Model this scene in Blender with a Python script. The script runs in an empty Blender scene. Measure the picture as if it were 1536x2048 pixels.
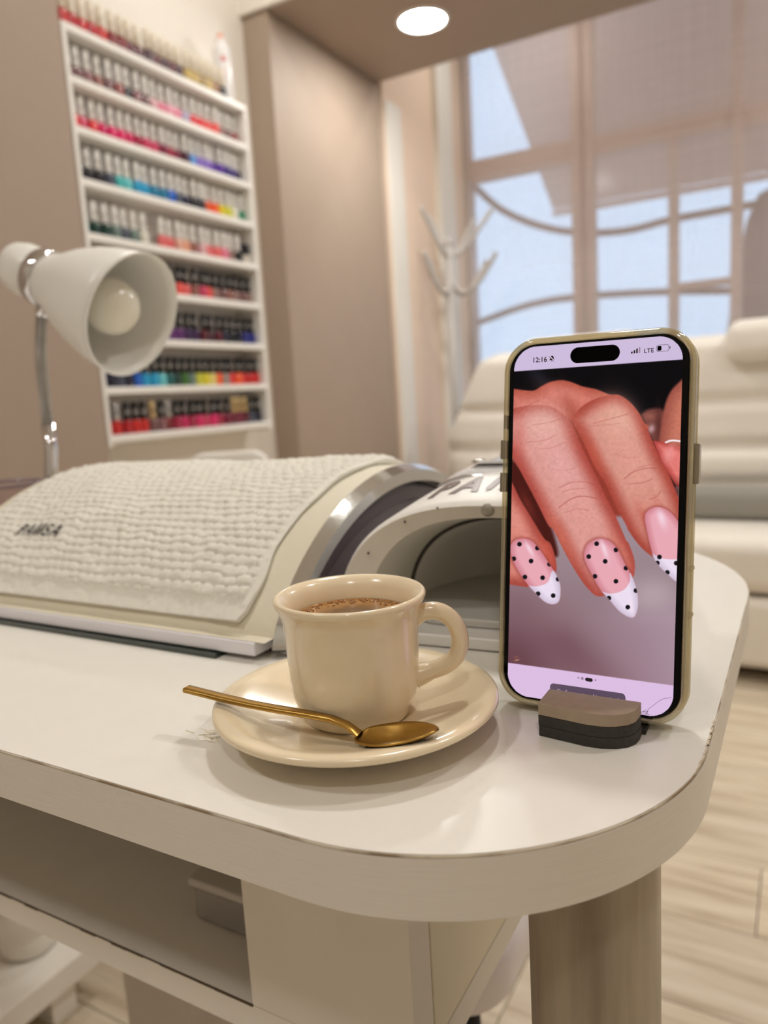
import bpy, bmesh, math, random
import numpy as np
from mathutils import Vector, Matrix
random.seed(7)
RNG = np.random.default_rng(7)
PI = math.pi
scene = bpy.context.scene
COL = scene.collection

# ------------------------------------------------------------------ camera
cam_d = bpy.data.cameras.new('camera')
cam = bpy.data.objects.new('camera', cam_d)
COL.objects.link(cam)
_rt = Vector((0.870747, 0.488226, -0.058608)); _up = Vector((-0.024432, 0.161996, 0.986489)); _fw = Vector((-0.491124, 0.85755, -0.152986))
cm = Matrix((( _rt.x, _up.x, -_fw.x, 0), (_rt.y, _up.y, -_fw.y, 0), (_rt.z, _up.z, -_fw.z, 0.885), (0, 0, 0, 1)))
cam.matrix_world = cm
cam_d.sensor_fit = 'VERTICAL'; cam_d.sensor_height = 36.0
cam_d.lens = 1490 / 2048 * 36
cam_d.clip_start = 0.01; cam_d.clip_end = 100
cam_d.dof.use_dof = True; cam_d.dof.focus_distance = 0.292; cam_d.dof.aperture_fstop = 8.2
scene.camera = cam

# ------------------------------------------------------------------ world, exposure
EXPO = 0.0
world = bpy.data.worlds.new('sky'); scene.world = world; world.use_nodes = True
wn = world.node_tree.nodes; wn['Background'].inputs[0].default_value = (0.58, 0.78, 1.0, 1); wn['Background'].inputs[1].default_value = 1.65
scene.view_settings.view_transform = 'Standard'; scene.view_settings.look = 'None'
scene.view_settings.exposure = EXPO; scene.view_settings.gamma = 1.0
scene.view_settings.use_curve_mapping = False
LAMP = 136.0            # radiance of the ceiling downlights
LAMP_COL = (1.0, 0.99, 0.955)
cy = scene.cycles
cy.max_bounces = 6; cy.diffuse_bounces = 4; cy.glossy_bounces = 3; cy.transmission_bounces = 3; cy.transparent_max_bounces = 8
cy.caustics_reflective = False; cy.caustics_refractive = False; cy.sample_clamp_indirect = 6.0; cy.use_adaptive_sampling = True; cy.adaptive_threshold = 0.06; cy.adaptive_min_samples = 12

# ------------------------------------------------------------------ helpers
def lin(c):
    c = np.asarray(c, float) / 255.0
    return np.where(c <= 0.04045, c / 12.92, ((c + 0.055) / 1.055) ** 2.4)

def rgba(c): return tuple(float(v) for v in lin(c)) + (1.0,)

MATS = {}
def mat(name, col=(200, 200, 200), rough=0.5, metal=0.0, noise=0.0, nscale=20.0, bump=0.0, bscale=200.0, spec=0.5, stretch=None, coat=0.0, emit=None, estr=0.0):
    if name in MATS: return MATS[name]
    m = bpy.data.materials.new(name); m.use_nodes = True
    nt = m.node_tree; p = nt.nodes['Principled BSDF']
    p.inputs['Base Color'].default_value = rgba(col); p.inputs['Roughness'].default_value = rough; p.inputs['Metallic'].default_value = metal
    p.inputs['Specular IOR Level'].default_value = spec; p.inputs['Coat Weight'].default_value = coat
    tc = None
    def coords(sc):
        t = nt.nodes.new('ShaderNodeTexCoord'); mp = nt.nodes.new('ShaderNodeMapping')
        if stretch: mp.inputs['Scale'].default_value = stretch
        nt.links.new(t.outputs['Object'], mp.inputs['Vector'])
        n = nt.nodes.new('ShaderNodeTexNoise'); n.inputs['Scale'].default_value = sc; n.inputs['Detail'].default_value = 5
        nt.links.new(mp.outputs[0], n.inputs['Vector']); return n
    if noise > 0:
        n = coords(nscale); mx = nt.nodes.new('ShaderNodeMix'); mx.data_type = 'RGBA'
        c0 = np.array(col, float)
        mx.inputs['A'].default_value = rgba(np.clip(c0 * (1 - noise), 0, 255)); mx.inputs['B'].default_value = rgba(np.clip(c0 * (1 + noise), 0, 255))
        nt.links.new(n.outputs['Fac'], mx.inputs['Factor']); nt.links.new(mx.outputs['Result'], p.inputs['Base Color'])
    if bump > 0:
        n = coords(bscale); b = nt.nodes.new('ShaderNodeBump'); b.inputs['Strength'].default_value = bump; b.inputs['Distance'].default_value = 0.002
        nt.links.new(n.outputs['Fac'], b.inputs['Height']); nt.links.new(b.outputs[0], p.inputs['Normal'])
    if emit is not None:
        p.inputs['Emission Color'].default_value = rgba(emit); p.inputs['Emission Strength'].default_value = estr
        if estr < 2: m.cycles.emission_sampling = 'NONE'
    MATS[name] = m; return m

def mat_mix(name, transp, tint, base, rough=0.2, glossy=0.15, translucent=0.0):
    """see-through sheet: transparent (tinted) + diffuse/translucent + glossy"""
    m = bpy.data.materials.new(name); m.use_nodes = True; nt = m.node_tree; nt.nodes.clear()
    out = nt.nodes.new('ShaderNodeOutputMaterial'); tr = nt.nodes.new('ShaderNodeBsdfTransparent'); tr.inputs[0].default_value = rgba(tint)
    df = nt.nodes.new('ShaderNodeBsdfDiffuse'); df.inputs[0].default_value = rgba(base)
    gl = nt.nodes.new('ShaderNodeBsdfGlossy'); gl.inputs['Roughness'].default_value = rough
    tl = nt.nodes.new('ShaderNodeBsdfTranslucent'); tl.inputs[0].default_value = rgba(base)
    m1 = nt.nodes.new('ShaderNodeMixShader'); m1.inputs[0].default_value = translucent; nt.links.new(df.outputs[0], m1.inputs[1]); nt.links.new(tl.outputs[0], m1.inputs[2])
    m2 = nt.nodes.new('ShaderNodeMixShader'); m2.inputs[0].default_value = glossy; nt.links.new(m1.outputs[0], m2.inputs[1]); nt.links.new(gl.outputs[0], m2.inputs[2])
    m3 = nt.nodes.new('ShaderNodeMixShader'); m3.inputs[0].default_value = transp; nt.links.new(m2.outputs[0], m3.inputs[1]); nt.links.new(tr.outputs[0], m3.inputs[2])
    nt.links.new(m3.outputs[0], out.inputs[0]); MATS[name] = m; return m

def mesh_from(name, V, F, smooth=False, m=None):
    me = bpy.data.meshes.new(name); me.from_pydata([tuple(map(float, v)) for v in V], [], [tuple(int(i) for i in f) for f in F]); me.update()
    if smooth:
        me.polygons.foreach_set('use_smooth', [True] * len(me.polygons))
    if m is not None: me.materials.append(m)
    return me

class MB:
    def __init__(s): s.V = []; s.F = []
    def add(s, V, F):
        o = len(s.V); s.V += [tuple(v) for v in V]; s.F += [tuple(i + o for i in f) for f in F]; return s
    def box(s, x0, x1, y0, y1, z0, z1):
        V = [(x, y, z) for z in (z0, z1) for y in (y0, y1) for x in (x0, x1)]
        return s.add(V, [(0, 2, 3, 1), (4, 5, 7, 6), (0, 1, 5, 4), (2, 6, 7, 3), (0, 4, 6, 2), (1, 3, 7, 5)])
    def lathe(s, prof, n=32, cap0=False, cap1=False, mtx=None):
        V = []; F = []
        for r, z in prof:
            for i in range(n):
                a = 2 * PI * i / n; v = Vector((r * math.cos(a), r * math.sin(a), z)); V.append(mtx @ v if mtx else v)
        for j in range(len(prof) - 1):
            for i in range(n):
                k = (i + 1) % n; F.append((j * n + i, j * n + k, (j + 1) * n + k, (j + 1) * n + i))
        if cap0: F.append(tuple(range(n))[::-1])
        if cap1: F.append(tuple((len(prof) - 1) * n + i for i in range(n)))
        return s.add(V, F)
    def tube(s, pts, rad, n=12, caps=True, flat=None, closed=False):
        pts = [Vector(p) for p in pts]; N = len(pts)
        if not hasattr(rad, '__len__'): rad = [rad] * N
        V = []; F = []; prev = None
        for i, p in enumerate(pts):
            if closed: t = (pts[(i + 1) % N] - pts[i - 1])
            else: t = (pts[min(i + 1, N - 1)] - pts[max(i - 1, 0)])
            t.normalize()
            if prev is None:
                a = Vector((0, 0, 1)) if abs(t.z) < 0.9 else Vector((1, 0, 0)); u = t.cross(a).normalized()
            else:
                u = (prev - t * prev.dot(t)).normalized()
            prev = u; w = t.cross(u)
            for k in range(n):
                a = 2 * PI * k / n; fl = flat if flat else 1.0
                V.append(p + (u * math.cos(a) + w * math.sin(a) * fl) * rad[i])
        M_ = N if closed else N - 1
        for j in range(M_):
            for k in range(n):
                l = (k + 1) % n; jj = (j + 1) % N; F.append((j * n + k, j * n + l, jj * n + l, jj * n + k))
        if caps and not closed: F.append(tuple(range(n))[::-1]); F.append(tuple((N - 1) * n + k for k in range(n)))
        return s.add(V, F)
    def prism(s, outline, z0, z1):
        n = len(outline); V = [(x, y, z0) for x, y in outline] + [(x, y, z1) for x, y in outline]
        F = [tuple(range(n))[::-1], tuple(range(n, 2 * n))] + [(i, (i + 1) % n, n + (i + 1) % n, n + i) for i in range(n)]
        return s.add(V, F)
    def grid(s, P, closeu=False):
        nu, nv = len(P), len(P[0]); V = [p for row in P for p in row]; F = []
        for i in range(nu if closeu else nu - 1):
            for j in range(nv - 1):
                k = (i + 1) % nu; F.append((i * nv + j, k * nv + j, k * nv + j + 1, i * nv + j + 1))
        return s.add(V, F)
    def build(s, name, m, parent=None, smooth=False, loc=None, bevel=0.0, seg=2, subsurf=0, autosmooth=None):
        me = mesh_from(name, s.V, s.F, smooth, m)
        bm = bmesh.new(); bm.from_mesh(me); bmesh.ops.recalc_face_normals(bm, faces=bm.faces); bm.to_mesh(me); bm.free()
        o = bpy.data.objects.new(name, me); COL.objects.link(o)
        if loc: o.location = loc
        if parent: o.parent = parent
        if bevel > 0:
            b = o.modifiers.new('bevel', 'BEVEL'); b.width = bevel; b.segments = seg; b.limit_method = 'ANGLE'; b.angle_limit = math.radians(40)
            me.polygons.foreach_set('use_smooth', [True] * len(me.polygons))
            w_ = o.modifiers.new('wn', 'WEIGHTED_NORMAL'); w_.keep_sharp = True
        if subsurf:
            b = o.modifiers.new('sub', 'SUBSURF'); b.levels = subsurf; b.render_levels = subsurf
        if autosmooth:
            me.set_sharp_from_angle(angle=math.radians(autosmooth))
        return o

def empty(name, loc=(0, 0, 0), rz=0.0):
    o = bpy.data.objects.new(name, None); COL.objects.link(o); o.location = loc; o.rotation_euler = (0, 0, rz); o.empty_display_size = 0.02
    return o

def tag(o, label=None, cat=None, group=None, kind=None):
    if label: o['label'] = label
    if cat: o['category'] = cat
    if group: o['group'] = group
    if kind: o['kind'] = kind
    return o

def struct(o): o['kind'] = 'structure'; return o

def rrect(x0, x1, y0, y1, r, n=12):
    """rounded rectangle outline, r = radii (x0y0, x1y0, x1y1, x0y1)"""
    if not hasattr(r, '__len__'): r = [r] * 4
    pts = []
    for (cx, cy, a0, q) in ((x0 + r[0], y0 + r[0], PI, r[0]), (x1 - r[1], y0 + r[1], 1.5 * PI, r[1]), (x1 - r[2], y1 - r[2], 0, r[2]), (x0 + r[3], y1 - r[3], 0.5 * PI, r[3])):
        for i in range(n + 1):
            a = a0 + 0.5 * PI * i / n; pts.append((cx + q * math.cos(a), cy + q * math.sin(a)))
    return pts

def text_mesh(body, size=1.0, offset=0.0, extrude=0.0, shear=0.0, align='CENTER', res=4):
    c = bpy.data.curves.new('txt', 'FONT'); c.body = body; c.size = size; c.offset = offset; c.extrude = extrude; c.shear = shear; c.align_x = align; c.align_y = 'BOTTOM_BASELINE'
    c.resolution_u = res
    o = bpy.data.objects.new('txt', c); COL.objects.link(o)
    dg = bpy.context.evaluated_depsgraph_get(); me = bpy.data.meshes.new_from_object(o.evaluated_get(dg))
    V = [tuple(v.co) for v in me.vertices]; F = [tuple(p.vertices) for p in me.polygons]
    bpy.data.objects.remove(o); bpy.data.curves.remove(c); bpy.data.meshes.remove(me)
    return V, F

def fine(V, F, maxlen):
    """subdivide long edges so that flat lettering can follow a curved surface"""
    bm = bmesh.new(); vs = [bm.verts.new(v) for v in V]
    for f in F:
        try: bm.faces.new([vs[i] for i in f])
        except ValueError: pass
    bmesh.ops.triangulate(bm, faces=bm.faces)
    for _ in range(5):
        es = [e for e in bm.edges if e.calc_length() > maxlen]
        if not es: break
        bmesh.ops.subdivide_edges(bm, edges=es, cuts=1); bmesh.ops.triangulate(bm, faces=bm.faces)
    bm.verts.index_update()
    V2 = [tuple(v.co) for v in bm.verts]; F2 = [tuple(v.index for v in f.verts) for f in bm.faces]; bm.free(); return V2, F2

def logo_shapes(bold=0.028):
    """the stylised PAUSA lettering: height 1, letters P A, two slanted strokes, S A"""
    V = []; F = []
    def put(ch, x, sc=1.42):
        v, f = text_mesh(ch, size=sc, offset=bold, shear=0.18, align='LEFT', res=6)
        o = len(V); V.extend([(a + x, b, c) for a, b, c in v]); F.extend([tuple(i + o for i in q) for q in f])
    put('P', 0.0); put('A', 0.95)
    for x in (2.18, 2.72):
        o = len(V)
        pts = [(x + 0.18, 1.0), (x + 0.42, 1.0), (x + 0.30, 0.3), (x + 0.24, 0.08), (x + 0.08, 0.0), (x + 0.0, 0.14), (x + 0.04, 0.4)] if x < 2.5 else [(x + 0.20, 1.0), (x + 0.46, 1.0), (x + 0.34, 0.36), (x + 0.2, 0.1), (x - 0.04, 0.0), (x + 0.06, 0.4)]
        V.extend([(a, b, 0) for a, b in pts]); F.append(tuple(range(o, o + len(pts))))
    put('S', 3.28); put('A', 4.15)
    w = max(v[0] for v in V)
    return [(a - w / 2, b, c) for a, b, c in V], F, w

# ------------------------------------------------------------------ materials
M_greige = mat('greige_paint', (166, 147, 130), 0.6, noise=0.02, nscale=8, bump=0.05, bscale=300)
M_cream = mat('cream_paint', (238, 230, 219), 0.6, noise=0.01, nscale=6)
M_white = mat('white_paint', (236, 231, 222), 0.45)
M_lam = mat('white_laminate', (236, 231, 222), 0.32, noise=0.012, nscale=60, bump=0.03, bscale=900)
M_band = mat('edge_band', (232, 225, 214), 0.42, noise=0.03, nscale=40, bump=0.12, bscale=60, stretch=(1, 1, 60))
M_carc = mat('carcass_board', (238, 232, 222), 0.5, noise=0.02, nscale=30)
M_carc2 = mat('carcass_edge', (238, 229, 206), 0.5, noise=0.02, nscale=30)
M_chrome = mat('chrome', (225, 225, 228), 0.08, 1.0)
M_satin = mat('satin_metal', (190, 188, 184), 0.25, 1.0)
M_black = mat('black_plastic', (14, 14, 15), 0.35)
M_ceram = mat('cream_glazed_ceramic', (240, 222, 190), 0.2, noise=0.008, nscale=30, coat=0.35)
M_gold = mat('brushed_gold', (188, 150, 80), 0.28, 1.0, noise=0.06, nscale=60, stretch=(1, 12, 12))
M_leather = mat('white_leather', (234, 227, 216), 0.5, noise=0.02, nscale=10, bump=0.15, bscale=150)
M_glosswhite = mat('gloss_white_plastic', (240, 236, 230), 0.38, spec=0.35)

# ------------------------------------------------------------------ room shell
def slab(name, x0, x1, y0, y1, z0, z1, m, parent=None):
    return MB().box(x0, x1, y0, y1, z0, z1).build(name, m, parent)

floor = struct(slab('floor', -1.75, 2.1, -1.7, 3.75, -0.08, -0.012, mat('subfloor', (120, 100, 80), 0.8)))
def plank_mat():
    m = bpy.data.materials.new('oak_laminate'); m.use_nodes = True; nt = m.node_tree; p = nt.nodes['Principled BSDF']
    tc = nt.nodes.new('ShaderNodeTexCoord'); oi = nt.nodes.new('ShaderNodeObjectInfo')
    add = nt.nodes.new('ShaderNodeVectorMath'); add.operation = 'ADD'
    cmb = nt.nodes.new('ShaderNodeCombineXYZ'); mul = nt.nodes.new('ShaderNodeMath'); mul.operation = 'MULTIPLY'; mul.inputs[1].default_value = 40
    nt.links.new(oi.outputs['Random'], mul.inputs[0]); nt.links.new(mul.outputs[0], cmb.inputs[0]); nt.links.new(mul.outputs[0], cmb.inputs[1])
    nt.links.new(tc.outputs['Object'], add.inputs[0]); nt.links.new(cmb.outputs[0], add.inputs[1])
    mp = nt.nodes.new('ShaderNodeMapping'); mp.inputs['Scale'].default_value = (1.3, 14, 1); nt.links.new(add.outputs[0], mp.inputs[0])
    n1 = nt.nodes.new('ShaderNodeTexNoise'); n1.inputs['Scale'].default_value = 2.2; n1.inputs['Detail'].default_value = 7; n1.inputs['Roughness'].default_value = 0.62; n1.inputs['Distortion'].default_value = 0.4
    nt.links.new(mp.outputs[0], n1.inputs[0])
    r = nt.nodes.new('ShaderNodeValToRGB'); e = r.color_ramp.elements
    e[0].position = 0.3; e[0].color = rgba((176, 156, 130)); e[1].position = 0.62; e[1].color = rgba((226, 212, 190))
    k = e.new(0.45); k.color = rgba((210, 193, 168))
    nt.links.new(n1.outputs['Fac'], r.inputs[0])
    hsv = nt.nodes.new('ShaderNodeHueSaturation'); mr = nt.nodes.new('ShaderNodeMapRange'); mr.inputs[3].default_value = 0.88; mr.inputs[4].default_value = 1.06
    nt.links.new(oi.outputs['Random'], mr.inputs[0]); nt.links.new(mr.outputs[0], hsv.inputs['Value']); nt.links.new(r.outputs[0], hsv.inputs['Color'])
    nt.links.new(hsv.outputs[0], p.inputs['Base Color']); p.inputs['Roughness'].default_value = 0.42
    return m
PLW, PLL = 0.19, 1.25
pm = MB().box(0, PLL - 0.002, 0, PLW - 0.002, -0.012, 0.0)
plank_me = mesh_from('plank', pm.V, pm.F, False, plank_mat())
for j in range(28):
    off = (j * 0.47) % PLL
    for i in range(4):
        x = -1.75 - off + i * PLL
        if x > 2.05: continue
        o = bpy.data.objects.new('plank', plank_me); COL.objects.link(o); o.location = (x, -1.65 + j * PLW, 0); o.parent = floor

struct(slab('ceiling', -1.75, 2.1, -1.7, 2.07, 2.5, 2.56, M_cream))
struct(slab('wall_left', -1.68, -1.6, -1.7, 3.75, 0, 2.75, M_cream))
struct(slab('wall_back', -1.6, 2.1, -1.7, -1.62, 0, 2.5, mat('back_wall_paint', (200, 192, 180), 0.6)))
struct(slab('wall_right', 2.02, 2.1, -1.62, 3.75, 0, 2.75, M_cream))
struct(slab('trim_1', -1.6, -1.5, -1.62, 1.27, 0, 2.5, M_greige))           # greige wall panel at the near end of the shelf niche
struct(slab('trim_2', -1.6, -1.5, 2.07, 2.77, 0, 2.1, M_greige))            # pillar of the archway
struct(slab('trim_3', -1.6, 2.02, 2.0705, 2.77, 2.102, 2.7, M_greige))         # boxed lintel with the downlight
struct(slab('trim_4', -1.6, 2.02, 2.055, 2.07, 2.102, 2.5, M_cream))
struct(slab('trim_5', 1.9, 2.02, 2.07, 2.77, 0, 2.1, M_greige))
# room with the window
struct(slab('ceiling_alcove', -1.6, 2.02, 2.77, 3.75, 2.62, 2.7, M_cream))
struct(slab('wall_window_side', -1.6, -1.5, 2.80, 3.6, 0, 2.62, mat('peach_paint', (238, 214, 192), 0.6)))
struct(slab('trim_6', -1.5, -1.487, 2.81, 2.93, 0, 2.05, M_white))
struct(slab('trim_7', -1.5, -1.47, 3.26, 3.42, 0, 2.62, M_white))
struct(slab('wall_front', -1.6, 2.02, 3.6, 3.72, 0, 0.55, M_cream))
# ------------------------------------------------------------------ window
M_frame = mat('window_frame_paint', (206, 196, 190), 0.5)
M_pane = mat_mix('window_glass', 0.975, (250, 252, 255), (230, 235, 240), 0.15, 0.5)
win = struct(empty('window_1', (0, 3.62, 0)))
MB().box(-1.6, -1.475, -0.02, 0.06, 0.55, 2.7).build('jamb', M_frame, win)
for (x0, x1, z0, z1, y0, y1) in ((-0.972, -0.925, 0.55, 2.7, -0.02, 0.05), (-0.915, -0.868, 0.55, 2.7, -0.01, 0.05), (-0.552, -0.51, 0.55, 1.9, 0, 0.05), (-0.30, -0.255, 0.55, 2.7, -0.02, 0.05), (0.35, 0.42, 0.55, 2.7, -0.02, 0.05), (1.1, 1.17, 0.55, 2.7, -0.02, 0.05)):
    MB().box(x0, x1, y0, y1, z0, z1).build('mullion', M_frame, win, bevel=0.006)
for (x0, x1, z0, z1) in ((-1.475, -0.972, 1.895, 2.0), (-0.868, -0.30, 1.9, 1.985), (-0.255, 0.35, 1.89, 1.97), (0.42, 1.1, 1.89, 1.97), (1.17, 2.02, 1.89, 1.97), (-0.51, -0.30, 1.275, 1.305)):
    MB().box(x0, x1, 0, 0.05, z0, z1).build('transom', M_frame, win, bevel=0.005)
for (x0, x1, z0, z1) in ((-1.475, -0.972, 2.0, 2.7), (-1.475, -0.972, 0.55, 1.895), (-0.868, -0.30, 1.985, 2.7), (-0.868, -0.552, 0.55, 1.9), (-0.51, -0.30, 0.55, 1.275), (-0.51, -0.30, 1.305, 1.9), (-0.255, 0.35, 0.55, 2.7), (0.42, 1.1, 0.55, 2.7), (1.17, 2.02, 0.55, 2.7)):
    MB().box(x0, x1, 0.022, 0.026, z0, z1).build('pane', M_pane, win)
# curved bars of the grille outside
def spline(pts, n=40):
    P = [Vector(p) for p in pts]; out = []
    m = len(P)
    for i in range(m - 1):
        p0 = P[max(i - 1, 0)]; p1 = P[i]; p2 = P[i + 1]; p3 = P[min(i + 2, m - 1)]
        for k in range(n // (m - 1) + 1):
            t = k / (n // (m - 1) + 1)
            out.append(0.5 * ((2 * p1) + (p2 - p0) * t + (2 * p0 - 5 * p1 + 4 * p2 - p3) * t * t + (3 * p1 - p0 - 3 * p2 + p3) * t ** 3))
    out.append(P[-1]); return out
M_grille = mat('grille_metal', (150, 140, 132), 0.5)
gr = tag(empty('window_grille', (-0.9, 3.75, 1.4)), 'curved metal bars seen through the sheer blind', 'grille')
for pts in (((-1.52, 1.93), (-1.36, 1.775), (-1.16, 1.665), (-0.96, 1.605), (-0.75, 1.583), (-0.56, 1.60), (-0.3, 1.607), (-0.1, 1.612), (0.5, 1.64), (1.9, 1.8)),
            ((-1.52, 1.235), (-1.24, 1.297), (-0.97, 1.308), (-0.57, 1.285), (-0.2, 1.25), (0.6, 1.2), (1.9, 1.15))):
    MB().tube([(p.x + 0.9, 0, p.z - 1.4) for p in spline([(a, 0, b) for a, b in pts], 60)], 0.017, 8).build('bar', M_grille, gr, smooth=True)
# awning over the street side and a folded board leaning outside
M_awn = mat('awning_cloth', (232, 200, 182), 0.9)
aw = tag(empty('street_awning', (0.4, 3.8, 2.2)), 'tan cloth awning stretched outside above the window', 'awning')
av = [(-2.02, 0, 1.0), (1.6, 0, 1.0), (1.6, 0.9, -0.25), (-1.78, 0.9, -0.25)]
MB().add(av + [(a, b + 0.01, c + 0.02) for a, b, c in av], [(0, 1, 2, 3), (7, 6, 5, 4), (0, 4, 5, 1), (1, 5, 6, 2), (2, 6, 7, 3), (3, 7, 4, 0)]).build('cloth', M_awn, aw)
MB().box(-1.78, 1.6, 0.895, 0.92, -0.29, -0.255).build('front_bar', M_awn, aw)
M_brd = mat('dark_board', (128, 120, 116), 0.7)
bd = tag(empty('leaning_board', (-0.16, 4.2, 0)), 'dark grey board leaning outside behind the blind', 'board')
bv = [(-0.33, 0.3), (0.18, 0.3), (0.3, 1.9), (-0.07, 1.74), (-0.12, 1.62)]
MB().add([(a, 0, b) for a, b in bv] + [(a, 0.04, b) for a, b in bv], [(0, 1, 2, 3, 4), (9, 8, 7, 6, 5)] + [(i, (i + 1) % 5, 5 + (i + 1) % 5, 5 + i) for i in range(5)]).build('panel', M_brd, bd)
for x_ in (-0.33, 0.13): MB().box(x_, x_ + 0.05, 0.0, 0.3, 0, 0.3).build('foot', M_brd, bd)
struct(slab('pavement', -6, 6, 3.9, 12, -0.15, -0.0, mat('paving', (170, 165, 158), 0.9)))

# sheer roller blind
def blind_mat():
    m = mat_mix('sheer_fabric', 0.5, (255, 255, 255), (240, 216, 203), 0.5, 0.0, 0.38)
    nt = m.node_tree; mix3 = [n for n in nt.nodes if n.type == 'MIX_SHADER'][-1]
    tc = nt.nodes.new('ShaderNodeTexCoord'); w1 = nt.nodes.new('ShaderNodeTexNoise'); w2 = nt.nodes.new('ShaderNodeTexNoise')
    for w, sc in ((w1, (160, 1, 1.5)), (w2, (1.5, 1, 160))):
        mp = nt.nodes.new('ShaderNodeMapping'); mp.inputs['Scale'].default_value = sc; nt.links.new(tc.outputs['Object'], mp.inputs[0]); nt.links.new(mp.outputs[0], w.inputs['Vector']); w.inputs['Scale'].default_value = 1
    ad = nt.nodes.new('ShaderNodeMath'); ad.operation = 'ADD'; nt.links.new(w1.outputs['Fac'], ad.inputs[0]); nt.links.new(w2.outputs['Fac'], ad.inputs[1])
    mr = nt.nodes.new('ShaderNodeMapRange'); mr.inputs[1].default_value = 0.6; mr.inputs[2].default_value = 1.4; mr.inputs[3].default_value = 0.40; mr.inputs[4].default_value = 0.54
    nt.links.new(ad.outputs[0], mr.inputs[0]); nt.links.new(mr.outputs[0], mix3.inputs[0]); return m
bl = tag(empty('roller_blind', (-1.46, 3.56, 2.58)), 'sheer beige roller blind covering the tall window', 'blind')
rows = [[(x, 0.004 * math.sin(x * 3), -z) for z in np.linspace(0.03, 1.98, 12)] for x in np.linspace(0.0, 3.46, 24)]
MB().grid(rows).build('fabric', blind_mat(), bl, smooth=True)
MB().tube([(0, 0.0, 0.0), (3.46, 0, 0.0)], 0.025, 16).build('roller_tube', M_white, bl, smooth=True)
MB().box(0, 3.46, -0.006, 0.006, -2.0, -1.975).build('bottom_rail', M_white, bl)

# ------------------------------------------------------------------ downlights
M_lamp = mat('lamp_diffuser', (255, 255, 255), 0.5, emit=(255, 255, 255), estr=LAMP)
M_lamp.node_tree.nodes['Principled BSDF'].inputs['Emission Color'].default_value = LAMP_COL + (1,)
def downlight(x, y, z, label, r=0.075, first=True):
    t = tag(empty('downlight', (x, y, z)), label, 'light', 'recessed ceiling downlights')
    MB().lathe([(r + 0.014, 0.0), (r + 0.013, -0.004), (r + 0.002, -0.006), (r, -0.002)], 40).build('trim_ring', M_glosswhite, t, smooth=True)
    MB().lathe([(0.0005, -0.0035), (r, -0.0035)], 40).build('diffuser', M_lamp, t, smooth=True)
    return t
downlight(-1.135, 2.43, 2.102, 'round lit downlight in the greige lintel', 0.074)
downlight(-0.35, 1.05, 2.5, 'round lit downlight in the ceiling beyond the table', 0.085)
downlight(-1.12, 1.62, 2.5, 'round lit downlight in the ceiling in front of the polish shelf', 0.058)
downlight(0.75, 1.1, 2.5, 'round lit downlight in the ceiling right of the table', 0.085)
downlight(-0.9, -0.75, 2.5, 'round lit downlight in the ceiling left behind the table', 0.084)
downlight(0.45, -0.9, 2.5, 'round lit downlight in the ceiling behind the viewer', 0.072)
downlight(-1.05, 3.18, 2.62, 'round lit downlight in the alcove ceiling by the coat stand', 0.045)
downlight(0.4, 3.18, 2.62, 'added unseen downlight above the sofa that brightens the blind', 0.072)  # made-up lamp out of view, added to light the front of the blind
downlight(0.55, 2.43, 2.102, 'round lit downlight at the far end of the lintel', 0.074)

# ------------------------------------------------------------------ polish shelf unit
SH_Y0, SH_Y1 = 1.275, 1.928
SH_Z = [1.776, 1.663, 1.553, 1.437, 1.313, 1.194, 1.070, 0.947, 0.828]
M_shelf = mat('shelf_white', (242, 237, 230), 0.4)
su = tag(empty('polish_shelf', (-1.6, SH_Y0, 0.8)), 'tall white wall shelf of nine boards filled with nail polish', 'shelf')
for z in SH_Z:
    MB().box(0.006, 0.1, 0.012, SH_Y1 - SH_Y0 - 0.012, z - 0.018 - 0.8, z - 0.8).build('shelf_board', M_shelf, su, bevel=0.002)
for y0, y1 in ((0, 0.012), (SH_Y1 - SH_Y0 - 0.012, SH_Y1 - SH_Y0)):
    MB().box(0.006, 0.1, y0, y1, 0.8 - 0.8, SH_Z[0] - 0.8).build('side_panel', M_shelf, su, bevel=0.0015)
MB().box(0.0005, 0.0055, 0, SH_Y1 - SH_Y0, 0.0, SH_Z[0] - 0.8).build('back_panel', M_shelf, su)

# nail polish bottles
def bottle_meshes():
    body = MB().lathe([(0.0005, 0.0), (0.0116, 0.0), (0.0134, 0.0018), (0.0134, 0.027), (0.0120, 0.032), (0.0078, 0.0345), (0.0070, 0.036), (0.0005, 0.036)], 14)
    cap = MB().lathe([(0.0080, 0.0355), (0.0094, 0.037), (0.0084, 0.079), (0.0070, 0.0815), (0.0005, 0.082)], 12)
    lab = MB().grid([[(0.0096 * math.cos(a), 0.0096 * math.sin(a), z) for z in (0.050, 0.060)] for a in np.linspace(-0.5, 0.5, 4)])
    return body, cap, lab
_b, _c, _l = bottle_meshes()
ph = mat('placeholder_polish', (200, 200, 200))
ME_BODY = mesh_from('polish_bottle_body', _b.V, _b.F, True, ph); ME_CAP = mesh_from('polish_cap', _c.V, _c.F, True, ph); ME_LAB = mesh_from('polish_print', _l.V, _l.F, True, ph)
CAPS = {'cream': mat('cap_cream', (226, 214, 194), 0.3), 'white': mat('cap_white', (246, 243, 238), 0.35), 'black': mat('cap_black', (22, 21, 22), 0.3), 'gold': mat('cap_gold', (228, 202, 150), 0.3, 0.7), 'silver': mat('cap_silver', (205, 203, 200), 0.25, 0.7)}
PRN = {'cream': mat('print_cream', (206, 194, 176), 0.6), 'white': mat('print_grey', (200, 195, 190), 0.6), 'black': mat('print_pale', (170, 166, 162), 0.6), 'gold': mat('print_brown', (150, 120, 80), 0.6), 'silver': mat('print_grey2', (150, 150, 150), 0.6)}
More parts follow.
